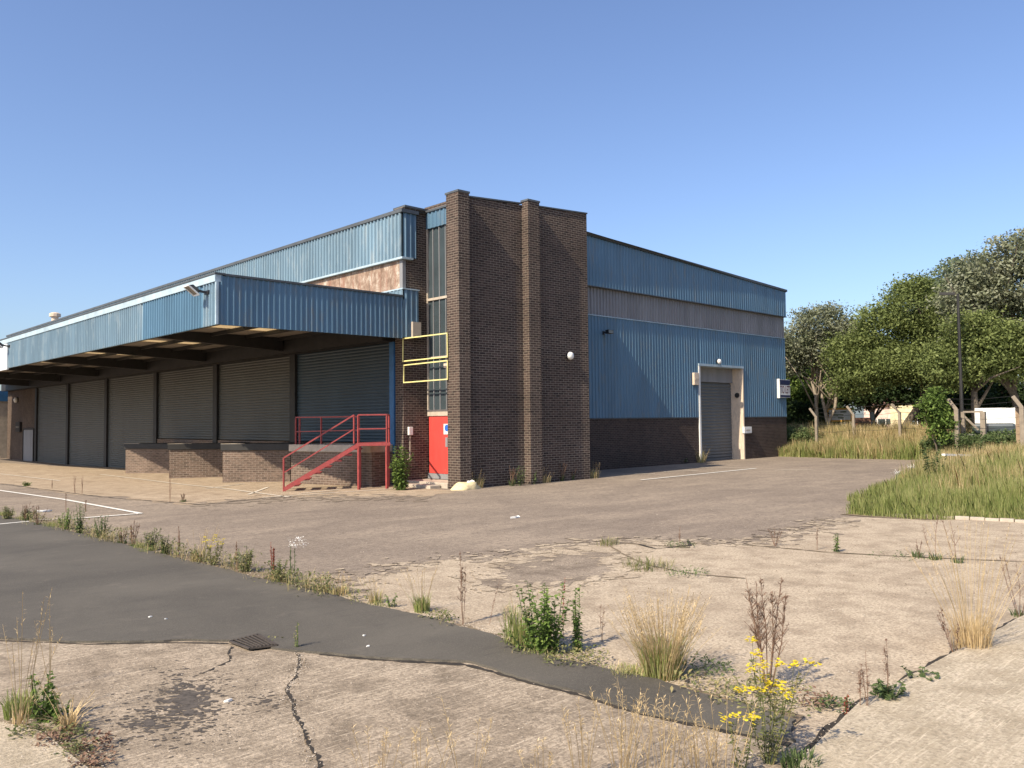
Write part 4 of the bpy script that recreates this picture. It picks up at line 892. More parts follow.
p = gp(836, 552); leafy(p, hpx(p, 22), .07, 5, 'small upright green weed alone on the concrete at right', next(S), L=.07, dens=16)
p = gp(817, 550); stalk(p, hpx(p, 22), 2, 'thin brown stalk left of the small upright green weed', next(S), spread=.08, branch=4, r=.004)
p = gp(775, 546); stalk(p, hpx(p, 18), 5, 'small brown twiggy weed on the tarmac boundary', next(S), spread=.4, branch=5, r=.004)
p = gp(648, 568); tuft(p, hpx(p, 12), 160, 'dark grass tuft in the slab joint at mid yard', next(S), 'moss', .9, .35)
p = gp(687, 575); mat_weed(p, .3, 170, 'low green weed in the slab joint right of the dark tuft', next(S), 'leaf_mid', h=.07)
p = gp(680, 547); mat_weed(p, .25, 150, 'low green weed beside the sunken patch', next(S), 'leaf_mid', h=.07)
p = gp(606, 545); tuft(p, hpx(p, 10), 60, 'sparse tuft left of the sunken patch', next(S), 'moss', .9, .2)
p = gp(680, 545); stalk(p, hpx(p, 20), 2, 'thin stalk beside the sunken patch', next(S), spread=.1, branch=4, r=.004)
# bottom left corner
p = gp(44, 722); leafy(p, hpx(p, 52), .09, 9, 'leafy green weed in the bottom left corner', next(S), 'leaf_green', L=.065)
p = gp(60, 725); leafy(p, hpx(p, 32), .06, 4, 'shorter green weed right of the bottom left leafy weed', next(S), 'leaf_green', L=.05)
p = gp(22, 718); tuft(p, hpx(p, 34), 170, 'yellow green grass at the left edge of the photo', next(S), 'grass_green', .6, .1)
p = gp(68, 730); tuft(p, hpx(p, 30), 60, 'leaning straw blades right of the bottom left weeds', next(S), 'straw', 1.4, .05, 7, hpx(p, 55))
p = gp(20, 727); tuft(p, .2, 20, 'tall pale grass stems at the left edge', next(S), 'straw', .3, .06, 9, hpx(p, 140))
p = gp(50, 690); tuft(p, .08, 14, 'thin pale grass stems above the bottom left weeds', next(S), 'straw', .2, .02, 4, hpx(p, 95))
for i, (xx, yy) in enumerate([(30, 738), (55, 745), (75, 755), (92, 766), (70, 738), (95, 750)]):
    p = gp(xx, yy); mat_weed(p, .12, 120, 'low brown green weed in the joint of the bottom left slab', next(S), ('moss', 'brown')[i % 2], h=.07, group='low weeds along the bottom left joint')
p = gp(298, 650); leafy(p, hpx(p, 30), .05, 3, 'slim green weed growing beside the drain grate', next(S), 'moss', L=.03, dens=18); 
p = gp(275, 642); mat_weed(p, .1, 60, 'low weed on the rim of the drain grate', next(S), 'moss', h=.02)
# wispy dry grass at the very front
for i, (xx, yy, h_, n_) in enumerate([(622, 775, 92, 16), (585, 790, 90, 10), (665, 795, 100, 16), (700, 790, 70, 22), (725, 800, 110, 14), (540, 800, 60, 8), (640, 810, 130, 12), (380, 800, 80, 9), (420, 810, 90, 10), (470, 815, 110, 8)]):
    p = gp(xx, yy); tuft(p, .06, 12, 'wispy straw grass with fine seed heads along the front edge of the photo', next(S), 'straw', .45, .08, n_, hpx(p, h_), group='wispy grasses along the front edge', w=.002)
# --- weed strip along the left part of the asphalt edge
strip = [(-30, 511), (0, 515.5), (30, 521), (60, 528), (96, 538), (127, 545.5), (178, 558), (216, 567), (254, 577.5), (300, 589), (330, 597), (414, 615), (460, 626), (500, 638), (530, 652), (600, 670), (650, 681), (720, 700)]
SPx = [gp(*q) for q in strip]
def along(t):
    t = t*(len(SPx)-1); i = min(int(t), len(SPx)-2); return SPx[i].lerp(SPx[i+1], t-i)
rnd = random.Random(5); m1, m2, m3 = MB(), MB(), MB()
for i in range(3200):
    t = rnd.random(); near = t > .6; q = along(t)+Vector((rnd.gauss(.02, .10), rnd.gauss(.08, .12 if near else .20), 0)); q.z = G(q.x, q.y)+.02
    if rnd.random() < (.6 if near else .25) or mnoise.noise(Vector((q.x*1.6, q.y*1.6, 9))) > (.0 if near else .22): continue
    c = mnoise.noise(Vector((q.x*.9, q.y*.9, 0))); hh = (.05+.13*max(0, c+.45))*(.6 if near else 1.25)
    if c > -.05: m1.leaf(q+Vector((0, 0, rnd.uniform(0, hh))), rdir(rnd, rnd.uniform(.2, 1.4)), rnd.uniform(.04, .09), .026, .3); m1.leaf(q+Vector((rnd.gauss(0, .05), rnd.gauss(0, .05), rnd.uniform(0, hh))), rdir(rnd, rnd.uniform(.2, 1.4)), rnd.uniform(.04, .09), .026, .3)
    else: blades(rnd, m2, q, 7, hh*.95, 1.4, .0028, 1., .07)
    if rnd.random() < .3: blades(rnd, m3, q, 3, hh*1.5, .9, .0024, .8, .06)
tag(m1.build('weed_strip', 'moss'), 'low green weeds running along the edge of the asphalt', 'weeds', kind='stuff')
tag(m2.build('grass_strip', 'grass_green'), 'short green grass running along the edge of the asphalt', 'grass', kind='stuff')
tag(m3.build('dry_grass_strip', 'grass_dry'), 'short dry grass blades running along the edge of the asphalt', 'grass', kind='stuff')
wl = [(8, 520, 16, 'g', 'rounded green weed at the left end of the asphalt weed row'), (25, 521, 18, 'b', 'brown twiggy weed at the left end of the asphalt row'), (38, 526, 22, 'b', 'dark brown weed in front of the white plastic'), (28, 520, 12, 'g', 'small green weed left of the white plastic'),
      (65, 530, 22, 'g', 'green weed before the parking line corner'), (80, 534, 32, 'g', 'narrow upright green weed before the parking line corner'), (66, 512, 20, 's', 'thin stalk standing on the parking line'), (86, 512, 16, 's', 'second thin stalk standing on the parking line'),
      (102, 539, 26, 'g', 'bushy green weed in the asphalt row below the white line corner'), (122, 544, 14, 'b', 'low brown weed right of the bushy green weed'), (133, 547, 26, 'b', 'reddish twiggy weed in the left row'), (150, 551, 24, 'g', 'green weed left of the small yellow ragwort'), (165, 555, 22, 'g', 'dense green weed left of the small yellow ragwort'),
      (178, 557, 34, 's', 'tall thin stalk left of the small yellow ragwort'), (200, 562, 36, 't', 'straw grass beside the small yellow ragwort'), (237, 571, 30, 's', 'dark stalk right of the small yellow ragwort'), (246, 572, 28, 'g', 'green stalky weed right of the small yellow ragwort'), (272, 580, 38, 'r', 'reddish brown dock left of the white seed plume'),
      (280, 582, 24, 'g', 'green leafy weed under the reddish dock'), (293, 585, 44, 'w', 'weed with a white fluffy seed plume'), (324, 593, 20, 't', 'straw tuft near the bend of the asphalt edge'), (338, 595, 22, 't', 'yellowish tuft near the bend of the asphalt edge'),
      (75, 493, 22, 's', 'tall thin stalk on the pale apron at far left'), (82, 494, 20, 's', 'second tall thin stalk on the pale apron at far left'), (52, 489, 10, 's', 'short stalk on the pale apron at far left'), (170, 502, 34, 's', 'single tall thin stalk standing in front of the second dock'), (183, 502, 9, 'b', 'small twiggy weed right of the tall thin stalk'), (27, 486, 5, 'g', 'tiny dark weed on the apron at far left')]
for xx, yy, h_, k, lb in wl:
    p = gp(xx, yy); h = hpx(p, h_); s_ = next(S)
    if k == 'g': leafy(p, h, .16 if h_ < 30 else .10, 12, lb, s_, random.Random(s_).choice(['moss', 'leaf_mid', 'leaf_green']), L=.065, dens=24)
    elif k == 'b': stalk(p, h, 7, lb, s_, spread=.35, branch=7, r=.005, base=.1)
    elif k == 's': stalk(p, h, 2, lb, s_, spread=.05, branch=6, bl=.12, r=.007, specks=10)
    elif k == 't': tuft(p, h*.6, 80, lb, s_, 'grass_dry', .6, .12, 14, h, w=.006)
    elif k == 'r': stalk(p, h, 4, lb, s_, 'redleaf', spread=.12, branch=10, bl=.14, r=.006, specks=16)
    elif k == 'w':
        o = stalk(p, h, 3, lb, s_, 'leaf_mid', spread=.1, branch=6, bl=.2, r=.006); rr = random.Random(1); m = MB()
        for _ in range(90): m.leaf(p+Vector((rr.gauss(.05, .06), rr.gauss(0, .06), h*rr.uniform(.85, 1.08))), rdir(rr, rr.uniform(-.5, 1)), .03, .012)
        m.build('seed_plume', 'white', o)
p = gp(213, 566); ragwort(p, hpx(p, 32), 5, 'small yellow ragwort in the weed row left of centre', 77, .35, 10)
def gravel(name, pts, mat, label, seed):
    rng = np.random.default_rng(seed); P = np.array(pts); N = len(P); r = P[:, 3][:, None]; c = P[:, :3]; a = rng.uniform(0, 6.283, N); A = np.stack([np.cos(a), np.sin(a), 0*a], 1)*r; B = np.stack([-np.sin(a), np.cos(a), 0*a], 1)*r*rng.uniform(.5, 1, N)[:, None]; U = np.array([0, 0, 1.])*r*rng.uniform(.3, .8, N)[:, None]
    V = np.stack([c-A, c-B*.9, c+A*.9, c+B, c+U+A*.2, c+U*.8-A*.35], 1); return tag(quads_obj(name, V, 6, mat, None, [(0, 1, 5), (1, 4, 5), (1, 2, 4), (2, 3, 4), (3, 5, 4), (3, 0, 5)]), label, 'gravel', kind='stuff')
rnd = random.Random(8); g1, g2 = [], []
for i in range(2600):
    q = along(rnd.random()); x, y = q.x+rnd.gauss(.02, .13), q.y+rnd.gauss(.05, .16); (g1 if i % 3 else g2).append((x, y, G(x, y)+.012, rnd.uniform(.003, .012)))
for pl, sp_ in ((((0, 727), (40, 733), (65, 752), (95, 776)), .06), (((1040, 611), (960, 654), (900, 686), (862, 707), (832, 736), (800, 764)), .05), (((298, 652), (301, 665), (292, 680), (286, 694), (298, 730), (318, 775)), .03)):
    pp_ = px(*pl)
    for i in range(420):
        k = rnd.randrange(len(pp_)-1); q = pp_[k].lerp(pp_[k+1], rnd.random()); (g1 if i % 3 else g2).append((q.x+rnd.gauss(0, sp_), q.y+rnd.gauss(0, sp_), .03 if sp_ > .03 else .014, rnd.uniform(.002, .009)))
for i in range(5200):
    q = gp(rnd.uniform(-20, 1040), rnd.uniform(462, 760) if i % 2 else rnd.uniform(470, 600)); 
    if q.x > 24 or (q.x > 0 and q.y > -1.2): continue
    (g1 if i % 2 else g2).append((q.x, q.y, q.z+.012, rnd.uniform(.002, .009)*(1+.05*(q.x+15))))
gravel('loose_gravel', g1, 'concslab', 'pale grit scattered over the yard and along the joints', 1); gravel('loose_gravel', g2, 'soil', 'dark grit scattered over the yard and along the joints', 2)
# --- weeds at the building
p = gp(401, 490); leafy(p, hpx(p, 46), .36, 26, 'climbing green bush between the red stair and the brick wall', next(S), 'leaf_green', L=.16, name='bush', cat='bush', dens=34)
for i, (xx, yy, h_, k, lb) in enumerate([(475, 488, 20, 't', 'pale dry stems right of the sand heap'), (459, 488, 20, 't', 'pale dry stems left of the sand heap'), (512, 486, 22, 'b', 'twiggy weed against the left bay of the tower'), (520, 485.5, 26, 'g', 'green weed at the left foot of the middle pier'), (532, 484, 16, 'g', 'green weed right of the middle pier'),
        (543, 482.5, 16, 't', 'yellowish grass right of the middle pier'), (562, 481, 20, 'b', 'reddish twiggy weed against the right bay of the tower'), (572, 480, 12, 'b', 'low twiggy weed near the right corner of the tower'), (592, 478, 16, 't', 'yellow grass at the right corner of the tower'), (700, 462.5, 20, 't', 'tall grass at the left jamb of the roller door'), (675, 464, 8, 'g', 'small green weed along the dark brick wall'), (683, 463.5, 7, 'g', 'second small green weed along the dark brick wall')]):
    p = gp(xx, yy); h = hpx(p, h_); s_ = next(S)
    if k == 'g': leafy(p, h, .3, 7, lb, s_, 'leaf_mid', L=.12, dens=16)
    elif k == 'b': stalk(p, h, 7, lb, s_, spread=.4, branch=8, r=.009, specks=12, base=.3)
    else: tuft(p, h*.7, 90, lb, s_, 'grass_dry', .7, .25, 14, h*1.1, w=.012)
# --- rough grass: island and verge
DEB = far(955, 32.6)
def field(name, poly, n, h0, h1, mat, label, seed, w=.012, test=None, lean=.5, edge=None):
    rng = np.random.default_rng(seed); xs_ = [p[0] for p in poly]; ys_ = [p[1] for p in poly]; out = []
    while len(out) < n:
        x, y = rng.uniform(min(xs_), max(xs_)), rng.uniform(min(ys_), max(ys_))
        jx, jy = mnoise.noise(Vector((x*1.1, y*1.1, 7)))*.55, mnoise.noise(Vector((x*1.1, y*1.1, 17)))*.55
        if inside(x+jx, y+jy, poly) and (x-DEB.x)**2+(y-DEB.y)**2 > 3.2 and (test is None or test(x, y, rng)): out.append((x, y, G(x, y)))
    P = np.array(out); N = n; a = rng.uniform(0, 6.283, N)
    cl = np.array([mnoise.noise(Vector((x*.8, y*.8, seed))) for x, y, _ in out]); h = (h0+(h1-h0)*rng.random(N))*(1+.8*cl)
    if edge is not None: h *= np.array([edge(x, y) for x, y, _ in out])
    wind = np.array([.10, .04, 0]); d = np.stack([np.cos(a), np.sin(a), 0*a], 1)*(h*lean*rng.random(N))[:, None]+wind*h[:, None]; s_ = np.stack([-np.sin(a), np.cos(a), 0*a], 1)*(w*rng.uniform(.5, 1.2, N))[:, None]
    up_ = np.array([0, 0, 1.]); m_ = P+d*.35+up_*(h*.6)[:, None]; t_ = P+d+up_*h[:, None]
    V = np.stack([P-s_, P+s_, m_+s_*.7, t_, m_-s_*.7], 1)
    return tag(quads_obj(name, V, 5, mat), label, 'grass', kind='stuff')
def iedge(x, y): ye = -10.2+(x-2.9)*.294; xk = 1.1+(-12.1-y)*.47; return .55+.45*min(1, max(0, (ye-y)/1.2), max(0, (x-xk)/1.5)) if True else 1
NEAR = [(1.0, -11.1), (2.9, -10.25), (7.3, -9.2), (12, -8.0), (12, -20), (5, -20), (2.6, -15.2), (1.2, -12.2)]
def patchy(lo_, hi_):
    return lambda x, y, rng: lo_ < mnoise.noise(Vector((x*.35, y*.35, 4)))+rng.normal(0, .18) < hi_
field('green_grass', NEAR, 80000, .12, .44, 'grass_green', 'thick green grass at the near end of the grass island', 1, .005, lambda x, y, r: r.random() < 1-.75*sm((x-4)/6), edge=iedge)
field('dry_grass', [(3.2, -11.0), (7.3, -9.6), (16.7, -7.1), (24.4, -4.6), (30, -5), (30, -21), (7, -21), (3.5, -15.2)], 70000, .16, .62, 'grass_dry', 'tall straw coloured grass over the back of the grass island', 2, .006, lambda x, y, r: r.random() < sm((x-2.5)/6)*(.25+.75*sm((14-abs(x-14))/10)))
field('green_grass', [(5, -10.2), (16.7, -7.0), (24.4, -4.4), (28, -6), (28, -18), (7, -19)], 34000, .2, .5, 'grass_green', 'green grass mixed through the back of the grass island', 3, .007, patchy(-.05, 2))
VERGE = [(23.9, 6.0), (24.0, 2.5), (23.8, -1.2), (24.4, -4.2), (24.6, -9), (32, -12), (33, 8), (25.2, 8)]
field('verge_grass', VERGE, 60000, .28, .95, 'grass_dry', 'tall dry grass on the verge below the concrete fence posts', 4, .011)
field('verge_green_grass', [(23.8, 6.0), (23.9, 2.5), (23.7, -1.2), (24.3, -4.2), (24.6, -9), (27, -9), (27, 6)], 22000, .25, .75, 'grass_green', 'green grass along the front edge of the verge', 5, .011)
# weeds standing in the island
p = far(965, 37); leafy(p, 1.3, .7, 22, 'dark leafy bush on the left shoulder of the grass island', 901, 'leaf_mid', L=.2, name='bush', cat='bush', dens=40)
p = gp(934, 485); p.z = G(p.x, p.y); leafy(p, 1.35, .35, 9, 'tall green weed clump standing in the grass island', 902, 'leaf_mid', L=.16, dens=30)
for i, (xx, yy, lb) in enumerate([(912, 486, 'upper white flower head at the island edge'), (897, 494, 'lower white flower head at the island edge')]):
    p = gp(xx, yy); rr = random.Random(i); o = thing('white_umbel', p, lb, 'wildflower'); m = MB(); m.tube([p, p+Vector((0, 0, .55))], .008, 4); m.build('stem', 'leaf_mid', o); m = MB()
    for _ in range(60): m.leaf(p+Vector((rr.gauss(0, .06), rr.gauss(0, .06), .54+rr.gauss(0, .025))), rdir(rr, rr.uniform(-.5, 2)), .03, .02)
    m.build('flower_head', 'white', o)
# --- trees
def crown(name, blobs, n, size, mat, parent, seed, clump=.45, per=38):
    """leaf-sized faces gathered in clumps near the surface of overlapping lobes"""
    rng = np.random.default_rng(seed); vol = np.array([b[3]*b[4]*b[5] for b in blobs])**(2/3.); vol /= vol.sum(); n = int(n*1.5); nc = n//per; C_ = []
    for k, b in enumerate(blobs):
        m_ = int(nc*vol[k])+1; d = rng.normal(size=(m_, 3)); d /= np.linalg.norm(d, axis=1)[:, None]; r = rng.uniform(.35, 1.0, m_)**.5
        wob = np.array([1+.34*mnoise.noise(Vector(dd*2.2)+Vector((seed+k*3.1, 0, 0))) for dd in d]); C_.append(np.array(b[:3])+d*(r*wob)[:, None]*np.array(b[3:]))
    C_ = np.concatenate(C_); cs = .8*clump*rng.uniform(.5, 1.3, len(C_)); P = (C_[:, None]+np.clip(rng.normal(size=(len(C_), per, 3)), -1.7, 1.7)*cs[:, None, None]*np.array([1, 1, .6])).reshape(-1, 3)
    N = len(P); nrm = rng.normal(size=(N, 3))+np.array([0, 0, .9]); nrm /= np.linalg.norm(nrm, axis=1)[:, None]; a = np.cross(nrm, rng.normal(size=(N, 3))); a /= np.linalg.norm(a, axis=1)[:, None]; b_2 = np.cross(nrm, a)
    s_ = (size*rng.uniform(.5, 1.3, N))[:, None]; V = np.stack([P-a*s_, P-b_2*s_*.5, P+a*s_, P+b_2*s_*.5], 1); return quads_obj(name, V, 4, mat, parent)
def tree(p, blobs, n, size, mat, label, seed, bark='barkdark', trunks=((0, 0, .22),), limbs=9, name='broadleaf_tree', clump=.5, cat='tree', tmat=None):
    """blobs given relative to the base in view-aligned axes: (right, away, up, rr, ra, ru)"""
    o = thing(name, p, label, cat, 'trees beyond the fence'); rnd = random.Random(seed); d = Vector((p.x-CAM[0], p.y-CAM[1], 0)).normalized(); rt = Vector((d.y, -d.x, 0))
    B = []
    for r, a, u, rr, ra, ru in blobs: c = Vector(p)+rt*r+d*a+Vector((0, 0, u)); B.append((c.x, c.y, c.z, (rr+ra)/2, (rr+ra)/2, ru))
    tr = MB()
    for (r, a, rad) in trunks:
        b0 = Vector(p)+rt*r*.3+Vector((0, 0, -.2)); bb = rnd.choice(B); pts = [b0]; top = Vector(bb[:3]); k = 6
        for i in range(1, k+1): f = i/k; pts.append(b0.lerp(top, f)+rdir(rnd, 0)*.14*math.sin(f*3.1)+rt*r*.7*f*(1-f))
        tr.tube(pts, [rad*(1-.7*i/k) for i in range(k+1)], 8)
        for _ in range(limbs):
            f = rnd.uniform(.35, .9); q = pts[int(f*k)]; bb = rnd.choice(B); e = Vector(bb[:3])+Vector((rnd.gauss(0, bb[3]*.4), rnd.gauss(0, bb[4]*.4), rnd.gauss(0, bb[5]*.4))); mid = q.lerp(e, .5)+rdir(rnd, .3)*.3
            tr.tube([q, mid, e], [rad*.4, rad*.24, rad*.07], 6)
    tr.build('trunk', bark, o, smooth=True); crown('crown', B, n, size, mat, o, seed, clump); return o
def hz(pxx, top, dist): return (412-top+(pxx-900)*-.0108)*dist/829+2
tree(far(822, 52), [(-1.4, 0, 5.7, 1.4, 1.5, 1.0), (.2, 0, 6.9, 1.4, 1.5, .9), (1.7, 0, 6.1, 1.4, 1.4, .9), (-.3, .5, 5.2, 1.7, 1.5, .9), (2.2, .5, 5.0, 1.1, 1.2, .8), (-1.9, 0, 4.6, .9, 1, .8), (1.4, .3, 4.2, 1.0, 1.1, .6)], 24000, .085, 'leaf_pale', 'silvery tree with bare pale trunks nearest the building corner', 11, 'bark', ((-.9, 0, .15), (.9, 0, .13), (0.2, 0, .12)), 10, 'silver_tree', .42)
tree(far(797, 57), [(-.6, 0, 3.2, 1.6, 1.5, 1.6), (.8, 0, 2.6, 1.5, 1.5, 1.4), (-.3, 0, 5.2, 1.2, 1.2, 1.4)], 7000, .11, 'leaf_green', 'dense green tree tucked against the right corner of the building', 12, name='green_tree', clump=.4)
tree(far(897, 50), [(-2.1, 0, 4.7, 1.5, 1.5, 1.2), (-.7, 0, 6.1, 1.6, 1.6, 1.3), (.9, 0, 7.2, 1.8, 1.7, 1.4), (2.3, .3, 5.6, 1.7, 1.7, 1.4), (3.4, .5, 6.6, 1.3, 1.4, 1.3), (0.2, -.5, 4.2, 2.0, 1.7, 1.1), (-2.3, -.2, 3.3, 1.2, 1.3, 1.0), (1.0, 0, 8.3, .8, .9, .6), (1.6, -.4, 4.0, 1.5, 1.4, .9), (-.6, -.4, 3.8, 1.4, 1.3, .8), (3.2, 0, 4.3, 1.3, 1.3, 1.1)], 44000, .085, 'leaf_tree', 'large rounded green tree in the middle of the tree group', 13, name='green_tree', clump=.42)
tree(far(948, 58), [(-.8, 0, 8.2, 1.9, 1.8, 1.7), (1.0, 0, 9.6, 1.7, 1.6, 1.6), (.3, 0, 7, 2.3, 2, 1.8), (.2, 0, 5, 2.2, 2, 1.6)], 22000, .10, 'leaf_grey', 'grey green tree rising behind the middle tree, left of the lamp post', 14, name='grey_green_tree', clump=.4)
tree(far(1016, 46), [(-1.2, 0, 8.0, 1.3, 1.4, 1.0), (.8, 0, 8.9, 1.6, 1.6, 1.2), (2.6, 0, 8.6, 1.7, 1.7, 1.6), (-1.7, 0, 6.9, 1.5, 1.6, 1.2), (.6, 0, 7.4, 1.9, 1.8, 1.4), (2.6, 0, 6.4, 1.9, 1.8, 1.6), (-1.2, .2, 5.2, 1.7, 1.6, 1.1), (.8, .2, 4.6, 1.7, 1.6, 1.3), (2.6, 0, 4.2, 1.7, 1.6, 1.4)], 36000, .095, 'leaf_pale', 'tallest tree with whitish leaves at the right edge of the photo', 15, 'barkdark', ((1.2, 0, .22),), 12, 'silver_tree', .42)
tree(far(978, 44.6), [(-.9, 0, 3.9, 1.5, 1.5, 1.2), (.7, 0, 4.4, 1.5, 1.4, 1.2), (0, 0, 5.4, 1.4, 1.3, 1.0), (2.2, 0, 4.0, 1.3, 1.2, 1.0), (1.3, 0, 4.9, 1.2, 1.2, .9)], 22000, .085, 'leaf_tree', 'shorter bright green tree in front of the tall whitish tree', 16, name='green_tree', clump=.36)
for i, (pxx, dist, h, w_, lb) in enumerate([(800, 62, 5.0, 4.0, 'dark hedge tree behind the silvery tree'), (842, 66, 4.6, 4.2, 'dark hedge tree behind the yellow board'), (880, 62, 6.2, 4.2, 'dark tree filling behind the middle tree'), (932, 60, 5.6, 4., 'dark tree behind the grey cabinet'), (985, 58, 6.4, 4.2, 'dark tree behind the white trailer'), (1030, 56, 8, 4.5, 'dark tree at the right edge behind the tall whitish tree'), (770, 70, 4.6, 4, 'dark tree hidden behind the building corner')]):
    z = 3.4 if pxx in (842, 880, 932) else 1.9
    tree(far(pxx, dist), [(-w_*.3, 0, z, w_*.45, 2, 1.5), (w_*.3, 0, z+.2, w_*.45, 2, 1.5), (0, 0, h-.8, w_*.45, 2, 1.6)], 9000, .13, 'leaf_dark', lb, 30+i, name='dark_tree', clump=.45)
tree(far(935, 41), [(0, 0, 2.4, .55, .55, .8), (.2, 0, 1.5, .5, .5, .6)], 2200, .08, 'leaf_green', 'sapling with pale green leaves in front of the cream house', 51, trunks=((0, 0, .05),), limbs=3, name='sapling', clump=.22)
# low scrub under the fence
for i, (pxx, dist, w_, h, lb) in enumerate([(795, 48, 1.3, .9, 'dark scrub at the building corner'), (985, 42, 1.6, .7, 'bramble scrub under the timber gate frame'), (1015, 42, 1.6, .7, 'bramble scrub at the right edge below the white trailer'), (955, 43, 1.3, .8, 'bramble scrub left of the timber gate frame')]):
    p = far(pxx, dist); o = thing('scrub_bush', p, lb, 'bush'); crown('foliage', [(p.x, p.y, p.z+h*.5, w_, w_, h*.7)], 4200, .07, 'leaf_mid', o, 60+i, .25)
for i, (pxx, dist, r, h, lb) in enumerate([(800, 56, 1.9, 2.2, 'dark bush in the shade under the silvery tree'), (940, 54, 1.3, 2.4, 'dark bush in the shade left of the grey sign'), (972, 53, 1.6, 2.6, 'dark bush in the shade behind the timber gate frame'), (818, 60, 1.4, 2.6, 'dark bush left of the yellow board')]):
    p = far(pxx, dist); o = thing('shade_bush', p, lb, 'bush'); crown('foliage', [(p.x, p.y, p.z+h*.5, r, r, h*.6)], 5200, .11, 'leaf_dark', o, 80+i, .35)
# --- fence posts with cranked tops
def fpost(pxx, dist, top, lean, label, w=.13):
    p = far(pxx, dist); zt_ = hz(pxx, top, dist); o = thing('fence_post', p, label, 'fence post', 'cranked concrete fence posts'); d = Vector((p.x-CAM[0], p.y-CAM[1], 0)).normalized(); rt = Vector((d.y, -d.x, 0))
    m = MB(); a = Vector((p.x, p.y, p.z-.2)); b = Vector((p.x, p.y, zt_-.45)); c = Vector((p.x, p.y, zt_))+rt*lean; m.bar(a, b, w); m.build('shaft', 'post', o, bev=.015)
    m = MB(); m.bar(b-Vector((0, 0, .03)), c, w*.9); m.build('cranked_arm', 'post', o, bev=.015); return o, b, c
fp = [fpost(816, 47, 404, -.32, 'cranked concrete post nearest the building'), fpost(853.5, 47, 402, -.32, 'cranked concrete post right of the yellow board'), fpost(899.5, 47, 400, -.36, 'cranked concrete post in front of the cream house'),
      fpost(956.5, 41, 396, -.32, 'thick cranked concrete post beside the timber gate frame', .17), fpost(1022, 40, 394, -.3, 'cranked concrete post at the right edge of the photo', .17)]
wf = thing('wire_fence', far(860, 47), 'sagging strands of wire strung between the concrete posts', 'fence'); m = MB()
for i in range(len(fp)-1):
    for k in range(5):
        a = fp[i][1].lerp(fp[i][2], k/2) if k < 3 else fp[i][1]-Vector((0, 0, .4*(k-2))); b = fp[i+1][1].lerp(fp[i+1][2], k/2) if k < 3 else fp[i+1][1]-Vector((0, 0, .4*(k-2)))
        m.tube([a, a.lerp(b, .5)-Vector((0, 0, .08)), b], .008, 4)
m.build('wire', 'steel', wf)
# timber gate frame
p, q = far(963, 42), far(983, 42); GF = thing('gate_frame', p, 'broken timber gate frame with diagonal brace', 'gate'); tz = hz(972, 407.5, 42)
m = MB(); m.bar(p, Vector((p.x, p.y, tz)), .14); m.build('post', 'post', GF); m = MB(); m.bar(q, Vector((q.x, q.y, tz)), .2); m.build('post', 'post', GF)
m = MB(); m.bar(Vector((p.x, p.y, tz)), Vector((q.x, q.y, tz)), .08); m.build('top_bar', 'post', GF)
m = MB(); m.bar(Vector((p.x, p.y, tz-.15)), p.lerp(q, .75)+Vector((0, 0, tz-1.1)), .09); m.build('brace', 'post', GF)
p = far(1018, 40.5); tp_ = thing('timber_post', p, 'brown timber post in front of the white trailer', 'post'); m = MB(); m.bar(p, Vector((p.x, p.y, hz(1018, 404, 41))), .16); m.build('shaft', 'wood', tp_); m = MB(); m.box((p.x-.1, p.y-.1, hz(1018, 404, 41)), (p.x+.1, p.y+.1, hz(1018, 404, 41)+.05)); m.build('cap', 'post', tp_)
# grey box on pole
p = far(961.5, 45); gb = thing('street_sign', p, 'grey rectangular sign seen from behind on a thin pole', 'sign'); a = hz(961, 400, 45); b = hz(961, 388, 45); d = Vector((p.x-CAM[0], p.y-CAM[1], 0)).normalized(); rt = Vector((d.y, -d.x, 0))
m = MB(); m.bar(p, Vector((p.x, p.y, a)), .06); m.build('pole', 'grey_band', gb); m = MB(); c = Vector((p.x, p.y, (a+b)/2)); m.bar(c-Vector((0, 0, (b-a)/2)), c+Vector((0, 0, (b-a)/2)), .26, .1, up=rt); m.build('panel', 'grey_band', gb, bev=.01)
# lamp post
p = far(962, 42.6); LP = thing('street_lamp', p, 'dark street lamp rising among the trees', 'street lamp'); zt_ = hz(962, 303, 42.6); m = MB(); m.tube([p, Vector((p.x, p.y, zt_))], [.09, .06], 8); m.build('pole', 'steel', LP)
m = MB(); e = Vector((p.x, p.y, zt_)); m.bar(e-rt*.1, e-rt*.75+Vector((0, 0, .05)), .2, .12); m.build('lamp_head', 'steel', LP)
# yellow hoarding board
d = Vector((ray(840, 412)[0], ray(840, 412)[1], 0)).normalized(); rt = Vector((d.y, -d.x, 0)); p = far(839.5, 55); YB = thing('notice_board', p, 'orange framed white notice board behind the fence', 'sign')
z0, z1 = hz(840, 416.5, 55), hz(840, 404, 55); c = Vector((p.x, p.y, (z0+z1)/2)); w_ = .70
M['orange'] = simple('orange_paint', (.75, .38, .05), .6)
m = MB(); m.bar(c-rt*w_, c+rt*w_, .05, z1-z0); m.build('board', 'orange', YB)
m = MB(); c2 = c-d*.035; m.bar(c2-rt*(w_-.08), c2+rt*(w_-.08), .012, z1-z0-.2); m.build('panel', 'white', YB)
m = MB(); c3 = c-d*.046
for k, (x_, z_, l_) in enumerate([(-.45, .18, .35), (.05, .18, .5), (-.4, 0, .9), (-.1, -.18, .5)]): m.bar(c3+rt*x_+Vector((0, 0, z_)), c3+rt*(x_+l_*.7)+Vector((0, 0, z_)), .008, .07)
m.build('printed_lines', 'leaf_mid', YB)
m = MB(); m.bar(c-rt*.5+d*.05, Vector((p.x-rt.x*.5, p.y-rt.y*.5, p.z)), .08); m.bar(c+rt*.5+d*.05, Vector((p.x+rt.x*.5, p.y+rt.y*.5, p.z)), .08); m.build('leg', 'wood', YB)
